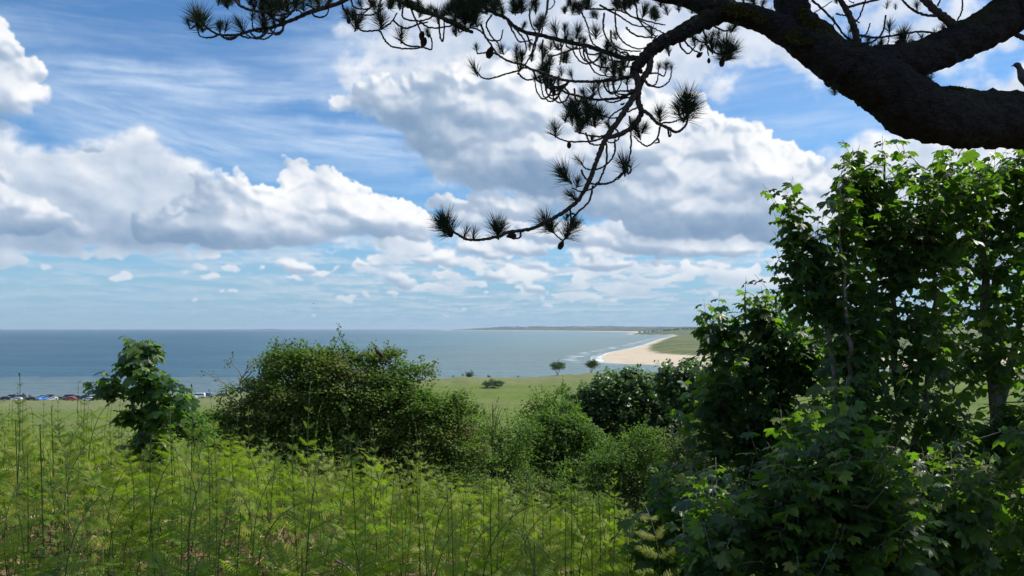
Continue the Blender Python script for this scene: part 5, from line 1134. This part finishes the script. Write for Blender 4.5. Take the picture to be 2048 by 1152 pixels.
T = (TTs[None]+(np.arange(n)*4)[:, None, None]).reshape(-1, 3); g_.add(V.reshape(-1, 3), T)
n = 9000; d = 2+11*r.random(n)**.8; px = r.uniform(-200, 1500, n); x = (px-1024)/F*d; z = land(x, d)[0]
V, T = scatter(HAWT[0], HAWT[1], np.stack([x, d, z+r.uniform(0, .10, n)], 1), frames(r.normal(size=(n, 3))*(1, 1, .3), r.normal(0, .5, (n, 3))+(0, 0, 1)), r.uniform(.03, .09, n)); g_.add(V, T)
o = g_.build('dead_bracken_litter', M['dry']); meta(o, 'tan dead bracken stalks and leaves lying under the ferns', 'leaf litter', None, 'stuff')
g_ = Geo(); c_ = [(x_, y_) for x_, y_ in zip(r.uniform(-160, 1400, 380), r.uniform(0, 1, 380))]
for px0, q in c_:
    d0 = 3+8.5*q; x0 = (px0-1024)/F*d0; 
    if px0 > 460 and r.random() > .6: continue
    n = 26; xx = x0+r.normal(0, .16, n); dd = d0+r.normal(0, .16, n); zz = land(xx, dd)[0]+r.uniform(.03, .30+.25*r.random(), n)
    V, T = scatter(OVAL[0]*(1.7, 1, 1), OVAL[1], np.stack([xx, dd, zz], 1), frames(r.normal(size=(n, 3))*(1, 1, .3), r.normal(0, .35, (n, 3))+(0, -.2, 1)), r.uniform(.03, .07, n)); g_.add(V, T, r.uniform(0, .7))
o = g_.build('broad_leaved_undergrowth', M['herb']); meta(o, 'bright broad-leaved weeds growing low between the bracken stems', 'undergrowth', None, 'stuff')
# grass and low green between
g_ = Geo(); n = 16000; d = 2+12*r.random(n)**.7; px = r.uniform(-200, 2200, n); x = (px-1024)/F*d; z = land(x, d)[0]
TVg = np.array([(-.5,0,0),(.5,0,0),(.3,.6,.05),(-.3,.6,.05),(0,1,.2)]); TTg = np.array([(0,1,2),(0,2,3),(3,2,4)]); dirs = r.normal(0, .35, (n, 3))+(0, 0, 1); fr_ = frames(dirs, r.normal(size=(n, 3)))
V = np.einsum('nij,nmj->nmi', fr_, TVg[None]*np.stack([r.uniform(.005, .010, n), r.uniform(.12, .42, n), r.uniform(.1, .3, n)], 1)[:, None])+np.stack([x, d, z], 1)[:, None]
g_.add(V.reshape(-1, 3), (TTg[None]+(np.arange(n)*5)[:, None, None]).reshape(-1, 3)); o = g_.build('grass', M['grass_blade']); meta(o, 'thin grass growing among the ferns and trees on the slope', 'grass', None, 'stuff')
# tall dead stalks still upright
g_ = Geo()
for i in range(130):
    d0 = r.uniform(4, 12); px0 = r.uniform(-50, 1300); x0 = (px0-1024)/F*d0; z0 = land_z(x0, d0); a = r.uniform(0, 6.28); tl = abs(r.normal(.5, .4)); L0 = r.uniform(.4, .95)
    P = spline(np.array([(x0, d0, z0), (x0+math.cos(a)*tl*L0*.5, d0+math.sin(a)*tl*L0*.5, z0+L0*.45*math.cos(min(1.2, tl))), (x0+math.cos(a)*tl*L0, d0+math.sin(a)*tl*L0, z0+L0*.75*math.cos(min(1.3, tl)))]), 7); V, T = tube(P, np.linspace(.0045, .002, 7), 4); g_.add(V, T)
o = g_.build('dead_stalks', M['dry'], smooth=True); meta(o, 'broken tan stalks of last year bracken', 'dead stalks', None, 'stuff')
for (px0, py0, dp, tlt, lab) in [(80,848,5.0,'T','dark upright bracken stem topped by two drooping fronds like a T at the left'),(103,812,6.2,'I','tall thin bracken stem rising nearest the left edge against the parked cars'),(31,838,5.4,'T','slender bracken stem with drooping tip at the far left'),(340,815,6.6,'I','thin bracken stem crossing in front of the sapling foliage')]:
    q = W3(px0, py0, dp); z0 = land_z(q[0], dp); root = empty('bracken', (q[0], dp, z0), lab, 'fern'); h = q[2]-z0
    P = spline(np.array([(.03, 0, 0), (.015, 0, h*.5), (0, 0, h)]), 12); V, T = tube(P, np.linspace(.006, .003, 12), 6); link('stem', npmesh('stem', V, T, M['fern_stem'], True), root)
    for s in (-1, 1):
        for k, (zz_, sc) in enumerate([(h-.01, .55 if tlt == 'T' else .3), (h*.72, .7)]):
            dr = unit((s*1.0, r.normal(0, .3), (.05 if tlt == 'T' else .6) if k == 0 else .3)); Fm = frames(dr[None], unit((0, 0, 1.0))[None])[0]*sc
            link('frond', FR_ME[k], root, Matrix(((*Fm[0], 0), (*Fm[1], 0), (*Fm[2], zz_), (0, 0, 0, 1))))
# sticks
for (x0, y0, x1, y1, dp, rr, lab) in [(560,960,602,1004,8.0,.007,'pale bare stick leaning in the bracken in front of the hawthorn'),(405,1055,455,1075,6.5,.006,'pale fallen stick on the litter at the lower left'),(186,934,200,945,7.5,.012,'short broken grey stick end among ferns at the left'),
        (670,1120,712,1152,4.5,.008,'dry curved stick on the ground at the bottom centre'),(950,985,962,965,9.0,.005,'thin pale twig standing in ferns below the olive bush'),(1070,1050,1090,1100,6.0,.005,'pale dry stalk among sunlit ferns right of centre')]:
    P = spline(np.array([W3(x0, y0, dp), W3((x0+x1)/2+3, (y0+y1)/2-3, dp-.05), W3(x1, y1, dp-.1)]), 10); V, T = tube(P, np.linspace(rr, rr*.4, 10), 6); g_ = Geo(); g_.add(V, T)
    P2 = spline(np.array([P[4], P[4]+(P[9]-P[0])*.25+(0, 0, .05)]), 4); V, T = tube(P2, np.linspace(rr*.5, rr*.2, 4), 5); g_.add(V, T); o = g_.build('stick', M['dead_wood'], smooth=True, at=P[0]); meta(o, lab, 'stick')
# ------------------------------------------------------------------ cars parked behind the seaward ridge
def paint(name, col): 
    m, t, o = new_mat(name); p = principled(t, col, .28, .5); p.inputs['Coat Weight'].default_value = .6; t.l.new(p.outputs[0], o.inputs[0]); return m
M['glass'] = plain_mat('glass', (.02,.03,.04), .08, .8, var=.05); M['tyre'] = plain_mat('tyre', (.02,.02,.02), .9, .2); M['rim'] = plain_mat('rim', (.4,.4,.42), .4, .5); M['lamp_white'] = plain_mat('lamp_white', (.8,.8,.78), .2, .6); M['lamp_red'] = plain_mat('lamp_red', (.4,.02,.02), .3, .5)
PROF = {'hatch': ([(-2.0,.35),(-2.02,.75),(-1.9,.98),(-1.15,1.08),(-.45,1.46),(.95,1.48),(1.75,1.08),(1.95,.98),(2.0,.4)], [(-1.05,1.08),(-.40,1.40),(.90,1.42),(1.55,1.08)]),
        'van': ([(-2.4,.4),(-2.45,.95),(-2.15,1.15),(-1.5,1.3),(-.95,1.92),(2.3,1.98),(2.42,1.2),(2.42,.4)], [(-1.4,1.25),(-.90,1.82),(2.1,1.86),(2.2,1.25)]),
        'suv': ([(-2.2,.45),(-2.22,.95),(-2.0,1.12),(-1.1,1.2),(-.5,1.72),(1.75,1.74),(2.15,1.2),(2.2,.45)], [(-1.0,1.18),(-.45,1.65),(1.65,1.66),(1.95,1.18)])}
def prism(P, w0, w1, zt):
    """Side outline P (x,z) given a width that narrows above the waistline."""
    n = len(P); P = np.array(P); w = np.where(P[:, 1] > zt, w1, w0)
    V = np.vstack([np.column_stack([P[:, 0], -w, P[:, 1]]), np.column_stack([P[:, 0], w, P[:, 1]])]); T = []
    for i in range(n): j = (i+1) % n; T += [(i, j, n+j), (i, n+j, n+i)]
    for i in range(1, n-1): T += [(0, i+1, i), (n, n+i, n+i+1)]
    return V, np.array(T)
def car(kind, px, py, d, mat, label, yaw=0.0, name='parked_car', cat='car'):
    q = W3(px, py, d); z = land_z(q[0], d); root = empty(name, (q[0], d, z), label, cat, 'cars parked behind the seaward ridge'); root.rotation_euler = (0, 0, yaw)
    P, Gl = PROF[kind]; zt = 1.12 if kind != 'van' else 1.28; w = .86
    def part(nm, V, T, m, smooth=False, par=root): return link(nm, npmesh(nm, V, T, m, smooth, {'tint': np.zeros(len(V))}), par)
    V, T = prism(P, w, w-.14, zt); b_ = part('body', V, T, mat)
    bv = b_.modifiers.new('bevel', 'BEVEL'); bv.width = .06; bv.segments = 2
    G_ = np.array(Gl)
    for s in (-1, 1):
        n = len(G_); y_ = np.where(G_[:, 1] > zt, w-.14, w-.02)+.015; cut = [G_[0]+(G_[1]-G_[0])*.05, G_[1], G_[2], G_[3]]
        V = np.array([(g[0], s*((w-.13+.02) if g[1] > zt+.1 else w+.004), g[1]) for g in cut]); V = np.vstack([V, V-(0, s*.03, 0)]); T = np.array([(0,1,2),(0,2,3),(4,6,5),(4,7,6),(0,4,5),(0,5,1),(1,5,6),(1,6,2),(2,6,7),(2,7,3),(3,7,4),(3,4,0)])
        part('side_window', V, T, M['glass'])
    for nm, a, b2 in (('windscreen', G_[0]+(-.06, .02), G_[1]+(-.05, .04)), ('rear_window', G_[3]+(.10, .02), G_[2]+(.10, .02))):
        V = np.array([(a[0], -w+.14, a[1]), (a[0], w-.14, a[1]), (b2[0], w-.22, b2[1]), (b2[0], -w+.22, b2[1])]); V = np.vstack([V, V-(-.04 if nm == 'windscreen' else .04, 0, .03)]); T = np.array([(0,1,2),(0,2,3),(4,6,5),(4,7,6),(0,4,5),(0,5,1),(1,5,6),(1,6,2),(2,6,7),(2,7,3),(3,7,4),(3,4,0)]); part(nm, V, T, M['glass'])
    xs = (P[0][0]+.78, P[-1][0]-.80)
    for x in xs:
        for s in (-1, 1):
            V, T = tube(np.array([(x, s*(w-.16), .33), (x, s*(w+.02), .33)]), .33, 16); wh = part('wheel', V, T, M['tyre'])
            V, T = tube(np.array([(x, s*(w-.02), .33), (x, s*(w+.035), .33)]), .19, 12); part('rim', V, T, M['rim'], False, wh)
    for x, m, nm in ((P[0][0]-.02, 'lamp_white', 'headlight'), (P[-1][0]+.02, 'lamp_red', 'rear_light')):
        for s in (-1, 1):
            V, T = tube(np.array([(x-.03, s*.62, .78), (x+.03, s*.62, .78)]), [.13, .13], 8); part(nm, V, T, M[m])
    return root
CARS = [('hatch',10,0,paint('navy_paint',(.012,.02,.06)),'dark navy car at the far left end of the parked row',.1),
 ('hatch',34,-6,paint('white_paint',(.75,.76,.78)),'white car parked just right of the navy one, half hidden by the ridge',.3),
 ('van',42,3,paint('grey_blue_paint',(.10,.15,.22)),'long grey-blue van near the left end of the parked row',.05),
 ('hatch',62,-3,paint('black_paint',(.012,.014,.02)),'black car parked against the right end of the grey-blue van',.2),
 ('suv',86,2,paint('dark_blue_paint',(.015,.025,.07)),'dark blue car behind the bright blue one',-.1),
 ('hatch',84,-12,paint('bright_blue_paint',(.05,.20,.60)),'bright blue car nearest the ridge, in front of a dark blue one',1.3),
 ('hatch',105,-5,paint('white_paint_two',(.70,.74,.78)),'white car between the bright blue car and a small green bush',.5),
 ('hatch',121,-2,paint('dark_grey_paint',(.03,.035,.045)),'dark grey car tucked behind the left end of the maroon van',.7),
 ('van',137,4,paint('maroon_paint',(.055,.012,.025)),'large dark maroon van standing highest in the parked row',-.05),
 ('hatch',141,-14,paint('red_paint',(.30,.04,.035)),'red car roof showing in front of the maroon van',.0),
 ('suv',169,3,paint('navy_paint_two',(.02,.03,.09)),'navy car just left of the lone sapling',.1),
 ('hatch',177,-7,paint('silver_paint',(.55,.60,.62)),'silver car beside the navy one, touching the sapling leaves',.2),
 ('suv',206,2,paint('charcoal_paint',(.03,.03,.04)),'charcoal car glimpsed through the left side of the sapling',.0),
 ('hatch',222,0,paint('white_paint_three',(.75,.76,.78)),'white car glimpsed through the crown of the sapling',.1)]
CARS += [('suv',22,6,paint('black_paint_two',(.015,.015,.02)),'black car between the far left navy car and the grey-blue van',.2),
 ('hatch',52,9,paint('dark_green_paint',(.02,.035,.03)),'dark car showing behind the roof line right of the grey-blue van',-.2),
 ('suv',97,7,paint('dark_grey_paint_two',(.03,.035,.05)),'dark car behind the white one, right of the blue cars',.1),
 ('hatch',154,5,paint('slate_paint',(.05,.06,.08)),'slate grey car just right of the maroon van',.15),
 ('hatch',192,6,paint('midnight_paint',(.02,.025,.05)),'dark car glimpsed at the left edge of the sapling leaves',-.1)]
for kind, px, dd, pm, lab, yaw in CARS:
    d = 300+dd*.8; car(kind, px, 800, d, pm, lab, yaw, 'parked_van' if kind == 'van' else 'parked_car', 'van' if kind == 'van' else 'car')
for kind, px, d, col, lab, yaw in [('van',397,292,(.75,.77,.80),'white van right of the sapling on the ridge',.1),('hatch',384,288,(.5,.55,.6),'silver car at the left end of the white van right of the sapling',.2),('suv',414,295,(.04,.10,.30),'blue car parked at the right of the white van',.0),('hatch',441,300,(.02,.02,.03),'small black car alone on the grass ridge beside the hawthorn',.4)]:
    car(kind, px, 786, d, paint('paint', col), lab, yaw, 'parked_van' if kind == 'van' else 'parked_car', 'van' if kind == 'van' else 'car')
link_bush(113, 803, 288, 7, 6, 24, 'small green bush among the parked cars beside the white one', 'bush', 310, 'bush_leaf', False)

# ------------------------------------------------------------------ island with a lighthouse, houses on the far headland
M['rock'] = plain_mat('rock', (.06,.065,.05), .95, .1, var=.4, scale=.02); M['whitewash'] = plain_mat('whitewash', (.72,.72,.68), .8, .2, var=.06, scale=.2); M['slate'] = plain_mat('slate', (.12,.12,.14), .8, .2, scale=.5); M['dark_glass'] = plain_mat('dark_glass', (.03,.04,.05), .2, .5)
d = 17000.0; x0 = (531-1024)/F*d
t_ = empty('island', (x0, d, 0), 'long flat island on the horizon left of centre', 'island'); nx, ny = 60, 8
xs = np.linspace(-350, 350, nx); ys = np.linspace(-120, 120, ny); X_, Y_ = np.meshgrid(xs, ys); Hh = 26*np.clip(1-(X_/350)**4, 0, 1)*np.clip(1-(Y_/120)**2, 0, 1)*(.55+.45*sst(X_, -200, 250))+3*fbm(X_/40, Y_/40, 3, .5, 4)*np.clip(1-(X_/350)**4, 0, 1)
V = np.stack([X_.ravel(), Y_.ravel(), Hh.ravel()-1], 1); i = np.arange(nx*(ny-1)).reshape(ny-1, nx)[:, :-1].ravel(); T = np.vstack([np.stack([i, i+1, i+nx+1], 1), np.stack([i, i+nx+1, i+nx], 1)]); link('land', npmesh('land', V, T, M['rock'], True), t_)
q = ((549-1024)/F*d-x0, 0, 20); lt = empty('lighthouse', (x0+q[0], d, 20), 'small pale lighthouse tower on the right end of the flat island', 'lighthouse')
V, T = tube(np.array([(0, 0, -4), (0, 0, 14), (0, 0, 26)]), [8, 7, 6], 12); link('tower', npmesh('tower', V, T, M['whitewash'], True), lt)
V, T = tube(np.array([(0, 0, 26), (0, 0, 27)]), [8, 8], 12); link('gallery', npmesh('gallery', V, T, M['slate']), lt)
V, T = tube(np.array([(0, 0, 27), (0, 0, 32), (0, 0, 36)]), [4, 4, .5], 10); link('lantern', npmesh('lantern', V, T, M['dark_glass']), lt)
def house_parts():
    W_, D_, H_, R_ = 7, 5, 6, 3.5; out_ = []
    V = np.array([(x, y, z) for x in (-W_, W_) for y in (-D_, D_) for z in (-8, H_)]+[(-W_, 0, H_+R_-.1), (W_, 0, H_+R_-.1)]); T = np.array([(0,1,3),(0,3,2),(4,6,7),(4,7,5),(0,4,5),(0,5,1),(2,3,7),(2,7,6),(1,8,3),(5,7,9)]); out_.append(('wall', npmesh('wall', V, T, M['whitewash'])))
    V = np.array([(x, y, z) for x in (-W_-.5, W_+.5) for (y, z) in ((-D_-.6, H_-.4), (0, H_+R_), (D_+.6, H_-.4), (-D_-.6, H_-.7), (0, H_+R_-.35), (D_+.6, H_-.7))]); T = np.array([(0,6,7),(0,7,1),(1,7,8),(1,8,2),(3,10,9),(3,4,10),(4,11,10),(4,5,11),(0,3,9),(0,9,6),(2,8,11),(2,11,5),(0,1,4),(0,4,3),(1,2,5),(1,5,4),(6,10,7),(6,9,10),(7,11,8),(7,10,11)]); out_.append(('roof', npmesh('roof', V, T, M['slate'])))
    V, T = tube(np.array([(W_-1, 0, H_+R_-1), (W_-1, 0, H_+R_+1.4)]), .6, 4); out_.append(('chimney', npmesh('chimney', V, T, M['slate'])))
    for x in (-4, 0, 4):
        for z in (1.4, 4.2):
            V = np.array([(x-.7, -D_-.03, z-.7), (x+.7, -D_-.03, z-.7), (x+.7, -D_-.03, z+.7), (x-.7, -D_-.03, z+.7), (x-.7, -D_+.05, z-.7), (x+.7, -D_+.05, z-.7), (x+.7, -D_+.05, z+.7), (x-.7, -D_+.05, z+.7)]); T = np.array([(0,1,2),(0,2,3),(0,4,5),(0,5,1),(3,2,6),(3,6,7),(1,5,6),(1,6,2),(0,3,7),(0,7,4)]); out_.append(('window', npmesh('window', V, T, M['dark_glass'])))
    return out_
HP = house_parts(); r = np.random.default_rng(33)
for i in range(60):
    if i < 42: px = r.uniform(1262, 1385); d = r.uniform(4600, 6200)
    else: px = r.uniform(930, 1230); d = r.uniform(12600, 14500)
    x = (px-1024)/F*d; z = land_z(x, d)
    if z < 3: continue
    h_ = empty('house', (x, d, z), 'white house of the far town above the beach headland' if i < 42 else 'tiny pale house on the low coast along the horizon', 'house', 'houses of the far town' if i < 42 else 'houses on the horizon coast')
    h_.rotation_euler = (0, 0, r.uniform(-.8, .8)); s = r.uniform(.9, 1.5)*(1 if i < 42 else 1.6); h_.scale = (s, s, s)
    for nm, me in HP[:2] if i >= 42 else HP: link(nm, me, h_)
# woods on the far coast: one mass
g_ = Geo(); n = 2600; d = np.where(r.random(n) < .5, r.uniform(4700, 7500, n), r.uniform(12200, 15000, n)); px = np.where(d < 9000, r.uniform(1255, 1420, n), 870+380*r.random(n)**.8); x = (px-1024)/F*d; zz = land(x, d)[0]
cl = fbm(x/400, d/900, 3, .6, 8); ok = (zz > 3) & (cl > -.05); x, d, zz = x[ok], d[ok], zz[ok]; n = len(x)
OC = np.array([(1,0,.3),(0,1,.2),(-1,0,.35),(0,-1,.3),(.5,.5,.9),(-.5,-.4,1.0),(0,0,-.3),(.1,-.7,.75)]); OT = np.array([(0,1,4),(1,2,5),(1,5,4),(2,3,5),(3,7,5),(3,0,7),(0,4,7),(4,5,7),(0,6,1),(1,6,2),(2,6,3),(3,6,0)])
fr_ = np.array([np.eye(3)]*n); V, T = scatter(OC, OT, np.stack([x, d, zz+2], 1), frames(r.normal(size=(n, 3))*(1, 1, 0), np.array([(0, 0, 1.0)]*n)), r.uniform(6, 14, n)); g_.add(V, T, 0)
o = g_.build('far_woods', M['syc_leaf_far']); meta(o, 'dark woods and hedges on the far coast', 'woodland', None, 'stuff')

# ------------------------------------------------------------------ sea air
HB = bpy.data.meshes.new('haze'); xa, ya, yb, za, zb = 47000, -46500, 47000, -8.0, 95.0
vs = [(x, y, z) for x in (-xa, xa) for y in (ya, yb) for z in (za, zb)]
HB.from_pydata(vs, [], [(0,1,3,2),(4,6,7,5),(0,4,5,1),(2,3,7,6),(0,2,6,4),(1,5,7,3)]); hz = bpy.data.objects.new('haze', HB); COL.objects.link(hz)
m, t, o = new_mat('haze'); pv = t.n.new('ShaderNodeVolumePrincipled'); pv.inputs['Color'].default_value = (.66,.80,.95,1); pv.inputs['Density'].default_value = 4.2e-5; pv.inputs['Anisotropy'].default_value = .2
t.l.new(pv.outputs[0], o.inputs['Volume']); HB.materials.append(m); meta(hz, 'thin bluish sea haze over the bay', 'haze', None, 'stuff')
